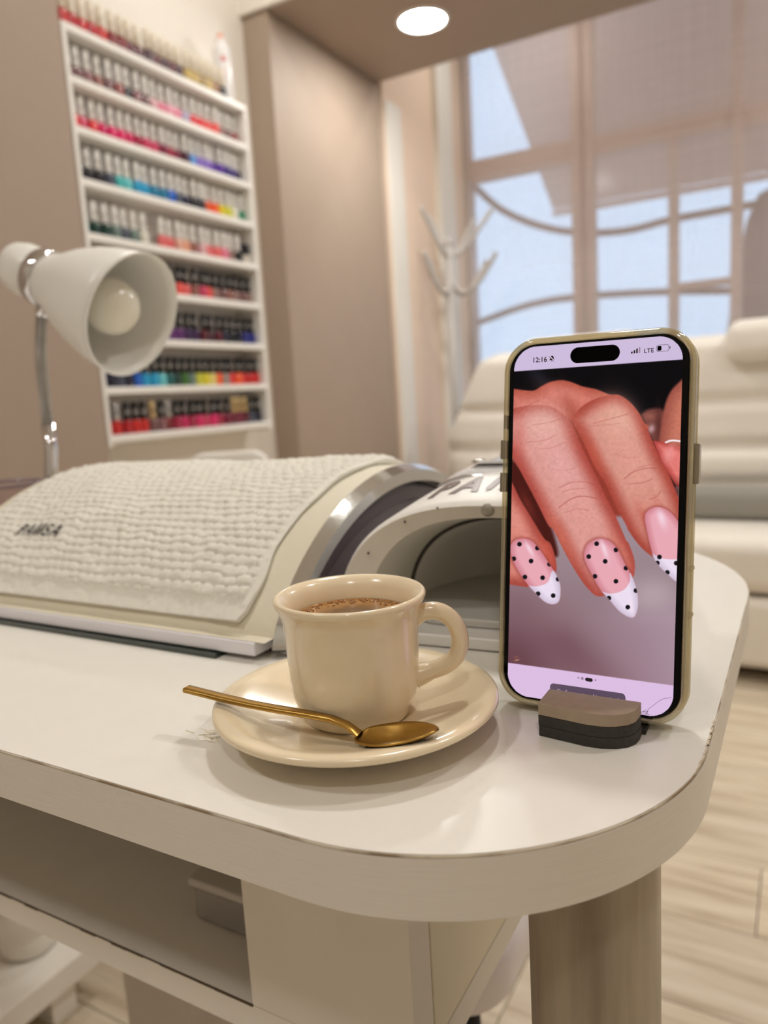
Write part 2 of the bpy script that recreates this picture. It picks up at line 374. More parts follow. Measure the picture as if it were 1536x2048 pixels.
ORD = ['', 'first', 'second', 'third', 'fourth', 'fifth', 'sixth', 'seventh', 'eighth', 'ninth', 'tenth', 'eleventh', 'twelfth', 'thirteenth', 'fourteenth', 'fifteenth', 'sixteenth', 'seventeenth', 'eighteenth', 'nineteenth', 'twentieth', 'twenty-first', 'twenty-second', 'twenty-third', 'twenty-fourth']
PAL = {'bright red': (196, 22, 30), 'red': (205, 30, 28), 'cherry red': (180, 16, 34), 'dark red': (130, 14, 28), 'wine': (92, 18, 36), 'dark plum': (66, 20, 40), 'gold': (196, 168, 84), 'olive gold': (158, 134, 66), 'bronze': (150, 104, 62), 'black': (12, 12, 14),
 'mauve brown': (120, 84, 84), 'dusty mauve': (142, 96, 100), 'brown rose': (150, 98, 88), 'brick': (150, 66, 60), 'pale pink': (226, 178, 182), 'pink': (226, 126, 152), 'light pink': (232, 160, 178), 'lilac grey': (176, 172, 200), 'coral red': (224, 52, 58), 'coral': (232, 90, 82), 'taupe': (146, 118, 110),
 'magenta': (206, 24, 96), 'hot pink': (222, 30, 106), 'rose': (206, 66, 104), 'raspberry': (164, 20, 66), 'berry': (124, 18, 58), 'sky blue': (104, 160, 226), 'lavender': (140, 110, 196), 'violet': (92, 50, 158), 'indigo': (56, 36, 120), 'deep navy': (22, 22, 52), 'charcoal': (40, 38, 46), 'slate': (76, 82, 100),
 'turquoise': (70, 184, 184), 'aqua': (110, 200, 204), 'cyan blue': (20, 158, 206), 'teal blue': (12, 124, 164), 'blue': (12, 98, 202), 'orange': (242, 92, 36), 'yellow': (222, 206, 40), 'lime yellow': (206, 204, 60), 'green': (46, 134, 100), 'dark teal': (18, 92, 92), 'bottle green': (22, 60, 50), 'grey green': (110, 130, 122), 'clear': (226, 220, 206), 'nude': (222, 170, 150), 'peach': (226, 160, 128), 'salmon': (226, 106, 106), 'purple': (98, 36, 110), 'dark purple': (58, 26, 76), 'royal blue': (26, 36, 132), 'forest green': (58, 110, 30), 'pale yellow': (232, 214, 130), 'maroon': (112, 10, 40), 'grey': (150, 148, 142)}
PMAT = {}
def pmat(c):
    if c not in PMAT: PMAT[c] = mat('polish_' + c.replace(' ', '_'), PAL[c], 0.16, coat=0.5)
    return PMAT[c]
ROWS = [
 ('bright red|cherry red|bright red|cherry red|red|dark red|dark red|wine|wine|dark plum|wine|dark plum|wine|dark plum|gold|gold|olive gold|gold|bronze|black', 'w', 0.0, 0.555),
 ('mauve brown|mauve brown|dusty mauve|brown rose|mauve brown|brick|black|dusty mauve|mauve brown|pale pink|pink|light pink|pink|lilac grey|coral red|coral red|coral|coral|taupe|mauve brown|brick', 'w', 0.0, 0.615),
 ('coral|rose|coral red|magenta|hot pink|hot pink|magenta|raspberry|rose|rose|berry|raspberry|berry|dark plum|sky blue|lavender|lavender|violet|violet|indigo|indigo|deep navy', 'w', 0.0, 0.615),
 ('black|charcoal|charcoal|slate|turquoise|aqua|cyan blue|cyan blue|teal blue|teal blue|blue|slate|deep navy|charcoal|charcoal|orange|orange|yellow|lime yellow|clear|green', 'w', 0.0, 0.615),
 ('dark teal|bottle green|bottle green|grey green|slate|grey green|clear||salmon|salmon|nude|peach|brown rose|pale pink|salmon|salmon|pink|taupe|black', 'w', 0.0, 0.56),
 ('nude|peach|pale pink|nude|taupe|brown rose|black|peach|peach|salmon|coral|salmon|brown rose|rose|coral|taupe|mauve brown|brown rose|taupe|mauve brown|taupe', 'b', 0.0, 0.6),
 ('violet|lavender|purple|violet|dark purple|purple|violet|lavender|purple|purple|dark purple|dark purple|wine|dark plum|wine|deep navy|black|deep navy|royal blue|royal blue', 'b', 0.0, 0.6),
 ('deep navy|deep navy|slate|deep navy|blue|cyan blue|cyan blue|aqua|dark teal|bottle green|forest green|grey green|lime yellow|yellow|pale yellow|orange|grey|coral red|orange|red|bright red|red', 'b', 0.0, 0.615),
 ('red|red|cherry red|red|red|mauve brown|dusty mauve|dark red|raspberry|magenta|raspberry|hot pink|rose|hot pink|raspberry|berry|maroon|berry|wine|slate|deep navy', 'b', 0.0, 0.615),
]
GOLD9 = {5: 'gold', 7: 'silver', 1: 'silver', 16: 'gold', 17: 'gold', 18: 'gold'}
SHELFNAME = ['top', 'second', 'third', 'fourth', 'fifth', 'sixth', 'seventh', 'eighth', 'ninth']
for ri, (cs, ck, a0, span) in enumerate(ROWS):
    cs = cs.split('|'); n = len(cs); y0 = SH_Y0 + 0.0285; stepy = min(span, 0.596) / (n - 1)
    present = [i for i, c in enumerate(cs) if c]
    for i, c in enumerate(cs):
        if not c: continue
        cap = 'white' if ck == 'w' else 'black'
        if ri == 8 and i in GOLD9: cap = GOLD9[i]
        if ri in (5, 6) and i == 8: cap = 'silver'
        if ri == 0: cap = 'cream'
        jx = RNG.uniform(-0.004, 0.003); jy = RNG.uniform(-0.0015, 0.0015)
        if 5 <= ri <= 7:
            k = len(present) - present.index(i); where = f'{ORD[k]} from right on {SHELFNAME[ri]} shelf from top'
        elif ri == 0: where = f'{ORD[present.index(i) + 1]} from left along the top of the shelf'
        else: where = f'{ORD[present.index(i) + 1]} from left on {SHELFNAME[ri]} shelf from top'
        t = tag(empty('nail_polish', (-1.531 + jx, y0 + i * stepy + jy, SH_Z[ri] + 0.0006), RNG.uniform(-0.5, 0.1)), f'{c} nail polish, {cap} cap, {where}', 'nail polish', 'nail polish bottles on the wall shelf')
        sc = 1.0 if ck == 'w' else 0.97
        for nm, me, mm in (('bottle', ME_BODY, pmat(c)), ('cap', ME_CAP, CAPS[cap]), ('cap_print', ME_LAB, PRN[cap])):
            o = bpy.data.objects.new(nm, me); COL.objects.link(o); o.parent = t; o.material_slots[0].link = 'OBJECT'; o.material_slots[0].material = mm
            if ri == 0: o.scale = (1.08, 1.08, 1.12)
# small black jar on the fifth board
t = tag(empty('polish_pot', (-1.53, 1.895, SH_Z[4])), 'small square black pot on a clear base on the fifth shelf', 'pot')
MB().box(-0.013, 0.013, -0.013, 0.013, 0.0, 0.028).build('base', mat('pot_clear', (214, 206, 192), 0.2), t, bevel=0.002)
MB().box(-0.014, 0.014, -0.014, 0.014, 0.0285, 0.06).build('lid', M_black, t, bevel=0.002)
# spray can on top of the unit
t = tag(empty('spray_can', (-1.542, 1.885, SH_Z[0])), 'tall white spray can with red drop emblem on top of the shelf', 'spray can')
M_can = mat('can_white', (238, 234, 232), 0.25)
MB().lathe([(0.0005, 0.0), (0.024, 0.0), (0.0255, 0.004), (0.0255, 0.150), (0.024, 0.158), (0.017, 0.166), (0.0165, 0.168)], 28).build('body', M_can, t, smooth=True)
MB().lathe([(0.0168, 0.1675), (0.0168, 0.176), (0.012, 0.182), (0.0005, 0.183)], 24).build('shoulder', mat('can_rim', (226, 218, 214), 0.3), t, smooth=True)
MB().lathe([(0.0075, 0.182), (0.0075, 0.195), (0.004, 0.198), (0.0005, 0.198)], 16).build('nozzle', mat('nozzle_coral', (232, 150, 128), 0.4), t, smooth=True)
def wrap(V, F, r, ang, zc):
    return [((r) * math.cos(ang + a / r), (r) * math.sin(ang + a / r), zc + b) for a, b, _ in V], F
drop = [(0.0065 * math.sin(2 * PI * k / 20) * (1 - 0.0), 0.0065 * -math.cos(2 * PI * k / 20) * (1.0 if k < 5 or k > 15 else 1.6), 0) for k in range(20)]
v, f = wrap(drop, [tuple(range(20))], 0.0259, -0.75, 0.118)
MB().add(v, f).build('drop_emblem', mat('emblem_red', (206, 30, 52), 0.4), t)
for k, zc in enumerate((0.094, 0.084, 0.074)):
    v, f = wrap([(-0.006 + 0.001 * k, -0.002, 0), (0.006, -0.002, 0), (0.006, 0.002, 0), (-0.006 + 0.001 * k, 0.002, 0)], [(0, 1, 2, 3)], 0.0259, -0.75, zc)
    MB().add(v, f).build('print_line', mat('print_rose', (226, 160, 164), 0.5), t)

# ------------------------------------------------------------------ table
TZ = 0.75
tb = tag(empty('nail_table', (-0.5, 0.42, 0)), 'white manicure table with a rounded corner and an open shelf underneath', 'table')
def T(x, y): return (x + 0.5, y - 0.42)
outl = [T(*p) for p in rrect(-1.15, -0.029, 0.1712, 0.675, (0.02, 0.108, 0.18, 0.02), 28)]
MB().prism(outl, 0.7285, 0.75).build('tabletop', M_lam, tb)
def offset_outline(o, d):
    out = []; n = len(o)
    for i in range(n):
        a = Vector(o[i - 1]); b = Vector(o[(i + 1) % n]); t_ = (b - a).normalized(); out.append((o[i][0] + t_.y * d, o[i][1] - t_.x * d))
    return out
def ribbon(o, d, z0, z1):
    oo = offset_outline(o, d); n = len(o); mb = MB()
    V = [(x, y, z0) for x, y in o] + [(x, y, z0) for x, y in oo] + [(x, y, z1) for x, y in oo] + [(x, y, z1) for x, y in o]
    F = []
    for i in range(n):
        j = (i + 1) % n
        F += [(i, j, n + j, n + i), (n + i, n + j, 2 * n + j, 2 * n + i), (2 * n + i, 2 * n + j, 3 * n + j, 3 * n + i)]
    return mb.add(V, F)
ribbon(outl, 0.0006, 0.7283, 0.7487).build('edge_band', M_band, tb, autosmooth=30)
def seam_mat():
    m = mat('worn_seam', (120, 92, 62), 0.7); nt = m.node_tree; p = nt.nodes['Principled BSDF']
    tc = nt.nodes.new('ShaderNodeTexCoord'); n = nt.nodes.new('ShaderNodeTexNoise'); n.inputs['Scale'].default_value = 55; n.inputs['Detail'].default_value = 6
    nt.links.new(tc.outputs['Object'], n.inputs[0]); r = nt.nodes.new('ShaderNodeValToRGB'); e = r.color_ramp.elements
    e[0].position = 0.38; e[0].color = rgba((150, 128, 100)); e[1].position = 0.55; e[1].color = rgba((214, 202, 182)); nt.links.new(n.outputs[0], r.inputs[0]); nt.links.new(r.outputs[0], p.inputs['Base Color']); return m
ribbon(outl, 0.0004, 0.74885, 0.7495).build('edge_seam', seam_mat(), tb)
# chipped edge flakes along the worn right side
M_chip = mat('chip_brown', (206, 190, 164), 0.8, noise=0.2, nscale=300)
cb = MB()
for k in range(26):
    y = 0.262 + k * 0.0017 + RNG.uniform(-0.0006, 0.0006)
    dx = 0.0 if y > 0.279 else (0.108 - math.sqrt(max(0.108 ** 2 - (0.2792 - y) ** 2, 0)))
    w = RNG.uniform(0.0002, 0.0009)
    x, yy = T(-0.029 - dx, y)
    cb.add([(x + 0.0002, yy - 0.0011, 0.7502), (x + 0.0002, yy + 0.0011, 0.7502), (x - w, yy + 0.0006, 0.7502), (x - w * 0.8, yy - 0.0007, 0.7502)], [(0, 1, 2, 3)])
o = cb.build('chipped_edge', M_chip, tb); o['kind'] = 'stuff'
# yellowed scuff beside the saucer
cb = MB()
for k in range(26):
    x, y = T(-0.2135 + RNG.normal() * 0.0045, 0.216 + RNG.normal() * 0.003); l = RNG.uniform(0.0006, 0.003); a = RNG.uniform(-0.5, 0.9); w = RNG.uniform(0.0001, 0.0003)
    c_, s_ = math.cos(a), math.sin(a)
    cb.add([(x - l * c_ + w * s_, y - l * s_ - w * c_, 0.75015), (x + l * c_ + w * s_, y + l * s_ - w * c_, 0.75015), (x + l * c_ - w * s_, y + l * s_ + w * c_, 0.75015), (x - l * c_ - w * s_, y - l * s_ + w * c_, 0.75015)], [(0, 1, 2, 3)])
o = cb.build('scuff_marks', mat('scuff', (226, 214, 184), 0.6), tb); o['kind'] = 'stuff'
# carcass under the top
CY = 0.245
def tbox(name, x0, x1, y0, y1, z0, z1, m, bev=0.0006):
    a = T(x0, y0); b = T(x1, y1); return MB().box(a[0], b[0], a[1], b[1], z0, z1).build(name, m, tb, bevel=bev)
tbox('bottom_board', -1.1, -0.1405, CY + 0.001, 0.6, 0.5735, 0.5905, M_carc)
tbox('drawer_front', -0.232, -0.1405, CY, CY + 0.0185, 0.5915, 0.7275, M_carc)
tbox('side_panel', -0.158, -0.1405, CY + 0.0195, 0.6, 0.5912, 0.7275, M_carc2)
tbox('divider', -0.232, -0.2155, CY + 0.019, 0.6, 0.5912, 0.7275, M_carc)
tbox('back_panel', -1.1, -0.233, 0.585, 0.6, 0.5912, 0.7275, M_carc)
ebm = MB(); 
for k in range(60):
    x0 = -1.0 + k * 0.0128
    if x0 > -0.15: break
    a = T(x0, CY + 0.0004); b = T(x0 + 0.0125, CY + 0.0012); hh = RNG.uniform(0.0004, 0.0012)
    ebm.box(a[0], b[0], a[1], b[1], 0.5908 - hh, 0.5908)
o = ebm.build('worn_front_edge', mat('worn_line', (96, 80, 60), 0.8), tb); o['kind'] = 'stuff'
# legs
def leg_mat():
    m = mat('aged_leg', (128, 108, 86), 0.42, 0.35); nt = m.node_tree; p = nt.nodes['Principled BSDF']
    tc = nt.nodes.new('ShaderNodeTexCoord'); mp = nt.nodes.new('ShaderNodeMapping'); mp.inputs['Scale'].default_value = (30, 30, 2.2); n = nt.nodes.new('ShaderNodeTexNoise'); n.inputs['Scale'].default_value = 1.6; n.inputs['Detail'].default_value = 6
    nt.links.new(tc.outputs['Object'], mp.inputs[0]); nt.links.new(mp.outputs[0], n.inputs[0]); r = nt.nodes.new('ShaderNodeValToRGB'); e = r.color_ramp.elements
    e[0].position = 0.3; e[0].color = rgba((120, 106, 90)); e[1].position = 0.68; e[1].color = rgba((192, 181, 162)); nt.links.new(n.outputs[0], r.inputs[0]); nt.links.new(r.outputs[0], p.inputs['Base Color']); return m
lx, ly = T(-0.0695, 0.270)
MB().lathe([(0.0005, 0.0), (0.0255, 0.0), (0.0255, 0.7284)], 48, cap1=True).build('leg', leg_mat(), tb, smooth=False, loc=(lx, ly, 0), autosmooth=30)
for f_ in tb.children[-1].data.polygons: f_.use_smooth = True
tbox('leg', -0.600, -0.512, 0.45, 0.53, 0.0, 0.573, mat('leg_paint', (206, 196, 186), 0.5))

# clear storage box inside the shelf
t = tag(empty('storage_box', (-0.265, 0.305, 0.5905)), 'small clear plastic box on the shelf under the table', 'box')
M_clear = mat_mix('clear_plastic', 0.45, (236, 234, 232), (206, 200, 194), 0.2, 0.2)
MB().box(-0.038, 0.030, -0.025, 0.025, 0.0005, 0.022).build('body', M_clear, t, bevel=0.003)
MB().box(-0.040, 0.031, -0.027, 0.027, 0.0225, 0.028).build('lid', mat('box_lid', (204, 198, 190), 0.35), t, bevel=0.002)
# low platform with a jar seen under the shelf
pl = tag(empty('low_platform', (-1.15, 0.46, 0)), 'low white storage platform on the floor under the table', 'platform')
MB().box(-0.25, 0.235, -0.2, 0.2, 0.06, 0.1).build('top_board', M_carc, pl, bevel=0.003)
for x in (-0.2, 0.17):
    for y in (-0.17, 0.12): MB().box(x, x + 0.04, y, y + 0.04, 0, 0.06).build('foot', M_carc, pl)
t = tag(empty('white_jar', (-1.0, 0.598, 0.1)), 'round white ridged jar standing on the low platform', 'jar')
MB().lathe([(0.0005, 0.0), (0.034, 0.0), (0.040, 0.006), (0.042, 0.03), (0.040, 0.034), (0.043, 0.04), (0.043, 0.072), (0.038, 0.08)], 36).build('body', M_white, t, smooth=True)
MB().lathe([(0.0395, 0.0805), (0.0395, 0.098), (0.036, 0.101), (0.0005, 0.102)], 36).build('lid', M_white, t, smooth=True)
# stool pushed under the table
t = tag(empty('white_stool', (-0.345, 0.69, 0)), 'white seat on thin black legs pushed under the table', 'stool')
MB().prism(rrect(-0.15, 0.15, -0.235, 0.2, 0.05, 8), 0.40, 0.44).build('seat', mat('seat_white', (226, 218, 218), 0.4), t, bevel=0.012, seg=4)
for sx in (-1, 1):
    for sy in (-1, 1): MB().tube([(sx * 0.11, sy * 0.17 - 0.015, 0.41), (sx * 0.14, sy * 0.21 - 0.015, 0.0)], 0.008, 10).build('leg', M_black, t, smooth=True)
# white moulded chair beyond the table
ch = tag(empty('white_chair', (-0.966, 1.038, 0), 0.5), 'white moulded chair whose back tops out behind the towel', 'chair')
MB().prism(rrect(-0.2, 0.2, -0.2, 0.2, 0.06, 8), 0.42, 0.45).build('seat', M_white, ch, bevel=0.01, seg=3)
bk = [[(x * 0.075, 0.19 + 0.03 * (z - 0.45) - 0.02 * (x * x), 0) for x in (-1, 1)] for z in (0.45, 0.82)]
ov = rrect(-0.085, 0.085, 0.452, 0.79, 0.035, 10)
MB().add([(a, 0.17, b) for a, b in ov] + [(a, 0.20, b) for a, b in ov], [tuple(range(len(ov))), tuple(range(len(ov), 2 * len(ov)))[::-1]] + [(i, (i + 1) % len(ov), len(ov) + (i + 1) % len(ov), len(ov) + i) for i in range(len(ov))]).build('backrest', M_white, ch, bevel=0.008, seg=3)
for sx in (-1, 1):
    for sy in (-1, 1): MB().tube([(sx * 0.15, sy * 0.15, 0.42), (sx * 0.19, sy * 0.19, 0)], 0.012, 10).build('leg', M_satin, ch, smooth=True)

# ------------------------------------------------------------------ glass plate, arm rest, towel
gp = MB().box(-0.125, 0.184, -0.1285, 0.14, 0, 0.0024).build('glass_plate', mat('green_glass', (24, 44, 35), 0.06, spec=0.6, coat=0.5), None, loc=(-0.46, 0.4175, TZ + 0.0001))
tag(gp, 'flat glass plate with a green edge under the arm rest', 'glass plate')
Y0A, YCA = 0.300, 0.450
def prof(y, base=0.0625, h=0.0235):
    u = abs(y - YCA) / 0.150
    return 0.755 + 0.082 * max(1 - u * u, 0.0) ** 0.714
ar = tag(empty('arm_rest', (-0.4, YCA, TZ)), 'domed cream leather arm rest with a chrome end', 'arm rest')
XL, XR = -0.562, -0.2455
def A(x, y, z): return (x + 0.4, y - YCA, z - TZ)
M_cream_lea = mat('cream_leather', (226, 218, 196), 0.45, noise=0.02, nscale=20, bump=0.08, bscale=350)
th = np.linspace(0, PI, 61); ys = YCA - 0.150 * np.cos(th)
arc = [(y, max(prof(y), 0.7607)) for y in ys]
out_ = [(Y0A - 0.006, 0.7605)] + [(y, z) for y, z in arc] + [(0.602, 0.7605)]
def extrude_yz(o, x0, x1):
    n = len(o); V = [A(x0, y, z) for y, z in o] + [A(x1, y, z) for y, z in o]
    return MB().add(V, [tuple(range(n)), tuple(range(n, 2 * n))[::-1]] + [(i, (i + 1) % n, n + (i + 1) % n, n + i) for i in range(n)])
extrude_yz(out_, XL, XR).build('pad', M_cream_lea, ar, bevel=0.0025, seg=3)
a_, b_ = A(XL, 0.2925, 0.7527), A(XR - 0.006, 0.61, 0.7603)
MB().box(a_[0], b_[0], a_[1], b_[1], a_[2], b_[2]).build('base', mat('base_white', (226, 222, 226), 0.3), ar, bevel=0.0012)
# chrome trim hoop around the open right end
def hoop(x0, x1, s_out, s_in, name, m):
    P = []
    for (x, s) in ((x0, s_out), (x1, s_out - 0.004), (x1, s_in), (x0, s_in)):
        row = []
        for y in ys:
            u = (y - YCA); z = max(prof(y), 0.7545)
            row.append(A(x, YCA + u * (1 + s / 0.15), 0.7545 + (z - 0.7545) * (1 + s / 0.082)))
        P.append(row)
    P.append(P[0]); mb = MB().grid(P); return mb.build(name, m, ar, smooth=True, autosmooth=35)
hoop(XR + 0.0006, XR + 0.0085, 0.0008, -0.011, 'chrome_trim', mat('trim_chrome', (214, 214, 212), 0.12, 0.9, bump=0.08, bscale=120))
hoop(XR + 0.0006, XR + 0.0045, -0.0115, -0.024, 'inner_band', mat('mauve_dark', (78, 66, 72), 0.25))
o2 = [(YCA + (y - YCA) * 0.83, 0.7545 + (max(z, 0.7545) - 0.7545) * 0.70) for y, z in [(y, prof(y)) for y in ys]]
extrude_yz(o2, XR + 0.0004, XR + 0.003).build('end_panel', mat('mauve_panel', (96, 84, 88), 0.35), ar)

# towel: a woven sheet that follows the arm rest
ty = np.linspace(0.3045, 0.585, 2400); tz_ = np.array([prof(v) for v in ty]); sl = np.concatenate([[0], np.cumsum(np.hypot(np.diff(ty), np.diff(tz_)))])
NT = 372; NS = 340
sv = np.linspace(0, sl[-1], NT); py_ = np.interp(sv, sl, ty); pz_ = np.interp(sv, sl, tz_)
ny = -np.gradient(pz_, sv); nz = np.gradient(py_, sv)
TX0, TX1 = -0.547, -0.2645
xv = np.linspace(TX0, TX1, NS)
def vnoise(x, y, sc, seed):
    g = np.random.default_rng(seed).normal(size=(64, 64)); u = x * sc; v = y * sc; i = np.floor(u).astype(int); j = np.floor(v).astype(int); fu = u - i; fv = v - j
    fu = fu * fu * (3 - 2 * fu); fv = fv * fv * (3 - 2 * fv); q = lambda a, b: g[a % 64, b % 64]
    return (q(i, j) * (1 - fu) + q(i + 1, j) * fu) * (1 - fv) + (q(i, j + 1) * (1 - fu) + q(i + 1, j + 1) * fu) * fv
def towel_disp(x, s):
    cx, ct = 0.0084, 0.0066
    xx = x + 0.0012 * vnoise(x, s, 70, 1); ss = s + 0.0012 * vnoise(x, s, 80, 2)
    r = np.floor(ss / ct); fx = (xx / cx + 0.5 * (r % 2)) % 1 - 0.5; ft = (ss / ct) % 1 - 0.5
    d = 1 - np.clip((np.abs(fx) / 0.5) ** 4.5 + (np.abs(ft) / 0.5) ** 3.5, 0, 1)
    b = np.clip(d, 0, 1) ** 0.6 * 0.0019 * (1 + 0.25 * vnoise(x, s, 160, 3))
    b += 0.00012 * np.sin(x * 2 * PI / 0.0013)*np.clip(d, 0, 1)
    edge = np.clip(np.minimum.reduce([(s - 0.0115) / 0.0015, (TX1 - 0.005 - x) / 0.001, (sl[-1] - 0.006 - s) / 0.001]), 0, 1)
    b = b * (1 - 0.8 * np.exp(-((x + 0.479) / 0.026) ** 4 - ((s - 0.0495) / 0.009) ** 4))
    b = b * edge + 0.0002 * vnoise(x, s, 300, 5) * (1 - edge)
    return 0.0026 + b + 0.0007 * vnoise(x, s, 30, 7) + 0.0035 * np.exp(-((x + 0.30) / 0.03) ** 2 - ((s - 0.19) / 0.025) ** 2) + 0.002 * np.exp(-((x + 0.272) / 0.012) ** 2 - ((s - 0.205) / 0.02) ** 2)
XX, SS = np.meshgrid(xv, sv, indexing='ij')
hem_wave = 0.0012 * np.sin(XX * 40) + 0.0006 * vnoise(XX, XX * 0, 60, 9)
D = towel_disp(XX, SS)
curl = np.clip((0.012 - SS) / 0.012, 0, 1) ** 2 * 0.0012
PY = py_[None, :] + ny[None, :] * (D + curl); PZ = pz_[None, :] + nz[None, :] * (D + curl)
PX = XX + 0.0015 * vnoise(SS * 0 + 0.3, SS, 40, 11) * np.clip((XX - TX1 + 0.03) / 0.03, 0, 1)
rnd = np.clip((XX - (TX1 - 0.006)) / 0.006, 0, 1) * np.clip((0.006 - SS) / 0.006, 0, 1)
PX = PX - rnd * 0.003
tw = tag(empty('towel', (-0.4, YCA, TZ)), 'white waffle weave towel draped over the cream arm rest', 'towel')
V = np.stack([PX + 0.4, PY - YCA, PZ - TZ], -1).reshape(-1, 3)
idx = np.arange(NS * NT).reshape(NS, NT)
F = np.stack([idx[:-1, :-1], idx[1:, :-1], idx[1:, 1:], idx[:-1, 1:]], -1).reshape(-1, 4)
# skirt down to the pad so that the cloth shows its thickness
ring = np.concatenate([idx[:, 0], idx[-1, 1:], idx[::-1, -1][1:], idx[0, ::-1][1:-1]])
low = []
for k in ring:
    i, j = divmod(int(k), NT); low.append((PX[i, j] + 0.4 + (-0.0006 if i == NS - 1 else 0), py_[j] + ny[j] * 0.0006 - YCA, pz_[j] + nz[j] * 0.0006 - TZ))
o0 = len(V); V = np.concatenate([V, np.array(low)]); n_ = len(ring)
SK = np.array([[ring[k], ring[(k + 1) % n_], o0 + (k + 1) % n_, o0 + k] for k in range(n_)])
F = np.concatenate([F, SK])
M_towel = mat('cotton', (240, 235, 224), 0.95, bump=0.4, bscale=2500, spec=0.15)
me = bpy.data.meshes.new('cloth'); me.from_pydata(V.tolist(), [], F.tolist()); me.update(); me.materials.append(M_towel); me.polygons.foreach_set('use_smooth', [True] * len(me.polygons))
bm = bmesh.new(); bm.from_mesh(me); bmesh.ops.recalc_face_normals(bm, faces=bm.faces); bm.to_mesh(me); bm.free()
o = bpy.data.objects.new('cloth', me); COL.objects.link(o); o.parent = tw
LV, LF, LW = logo_shapes(0.012)
fv, ff = fine(LV, LF, 0.12)
LVb, LFb, LWb = logo_shapes(0.055)
fvb, ffb = fine(LVb, LFb, 0.12)
LS = 0.0089  # letter height
def on_towel(x, s, lift):
    d = 0.0040 + 0.0007 * float(vnoise(np.array([x]), np.array([s]), 30, 7)[0]) + lift
    yy = np.interp(s, sv, py_); zz = np.interp(s, sv, pz_); a = np.interp(s, sv, ny); b = np.interp(s, sv, nz)
    return (x + 0.4, yy + a * d - YCA, zz + b * d - TZ)
LXC, LSC = -0.4790, 0.0445
V1 = [on_towel(LXC + a * LS * 1.04, LSC + b * LS * 1.2, 0.0006) for a, b, c in fv]
MB().add(V1, ff).build('embroidered_lettering', mat('black_thread', (26, 26, 30), 0.8, bump=0.3, bscale=1500), tw)

# ------------------------------------------------------------------ nail lamp
nl = tag(empty('nail_lamp', (-0.1395, 0.351, TZ), math.radians(5)), 'glossy white domed nail drying lamp behind the coffee cup', 'nail lamp')
NEXP = 2.5
def hL(t): return 0.0790 + 0.0125 * math.sin(min(t / 0.55, 1) * PI / 2) - 0.030 * max(t - 0.6, 0) ** 2 / 0.16
def wL(t): return 0.0935 - 0.042 * t
def dome(x, t): return hL(t) * max(1 - (abs(x) / wL(t)) ** NEXP, 0) ** (1 / NEXP)
DEP = 0.15
def arch(hw, h, y, n=41, ex=NEXP, z0=0.0):
    r = []
    for k in range(n):
        a = PI * k / (n - 1); c, s = math.cos(a), math.sin(a)
        r.append((-hw * math.copysign(abs(c) ** (2 / ex), c), y, z0 + (h - z0) * abs(s) ** (2 / ex)))
    return r
def rnd_in(t): return 0.0 if t > 0.03 else 0.002 * (1 - t / 0.03) ** 2
rowsO = [arch(wL(t) - rnd_in(t), hL(t) - rnd_in(t), t * DEP) for t in (0, 0.004, 0.01, 0.02, 0.03, 0.06, 0.12, 0.2, 0.3, 0.4, 0.5, 0.6, 0.7, 0.8, 0.9)]
for k in range(1, 7):
    q = k / 6 * PI / 2; rowsO.append(arch(wL(0.9) * math.cos(q) + 0.0005, hL(0.9) * (0.15 + 0.85 * math.cos(q)), DEP * 0.9 + 0.022 * math.sin(q)))
MB().grid(rowsO).build('housing', M_glosswhite, nl, smooth=True)
MB().grid([arch(wL(0) - 0.002, hL(0) - 0.002, 0.0), arch(0.0745, 0.0702, 0.0035)]).build('front_bezel', mat('bezel_white', (216, 208, 196), 0.22), nl, smooth=False, autosmooth=20)
M_in = mat('lamp_inside', (232, 228, 216), 0.35)
MB().grid([arch(0.0745, 0.0702, 0.0036), arch(0.0715, 0.0675, 0.02), arch(0.067, 0.064, 0.045)]).build('inner_front', M_in, nl, smooth=True)
MB().grid([arch(0.067, 0.064, 0.0452), arch(0.066, 0.0628, 0.0458), arch(0.065, 0.062, 0.0465)]).build('seam', mat('dark_seam', (56, 46, 36), 0.5), nl, smooth=True)
inner = [arch(0.065, 0.062, 0.0466), arch(0.059, 0.057, 0.075), arch(0.048, 0.047, 0.1), arch(0.034, 0.032, 0.118), arch(0.012, 0.012, 0.126), arch(0.001, 0.001, 0.127)]
MB().grid(inner).build('inner_dome', mat('lamp_inside2', (236, 232, 224), 0.3), nl, smooth=True)
MB().prism(rrect(-0.084, 0.084, -0.003, 0.12, (0.006, 0.006, 0.04, 0.04), 6), 0.0005, 0.0075).build('base_tray', mat('tray_white', (224, 220, 214), 0.3), nl, bevel=0.0015)
MB().prism(rrect(-0.062, 0.062, 0.012, 0.11, 0.03, 6), 0.0077, 0.0125).build('floor_plate', mat('plate_grey', (196, 192, 184), 0.35), nl, bevel=0.001)
sb = MB().lathe([(0.0035, 0.0), (0.0033, 0.0012), (0.002, 0.0022), (0.0003, 0.0025)], 20, mtx=Matrix.Translation((-0.001, 0.0012, 0.0748)) @ Matrix.Rotation(PI / 2, 4, 'X')).build('sensor', mat('sensor_grey', (160, 152, 138), 0.3), nl, smooth=True)
for (x, z) in ((-0.028, 0.0755), (-0.047, 0.068), (-0.070, 0.050)):
    MB().lathe([(0.0003, 0.0), (0.0008, 0.0003), (0.0003, 0.0007)], 8, mtx=Matrix.Translation((x, 0.0006, z)) @ Matrix.Rotation(PI / 2, 4, 'X')).build('speck', mat('speck_dark', (84, 66, 52), 0.6), nl)
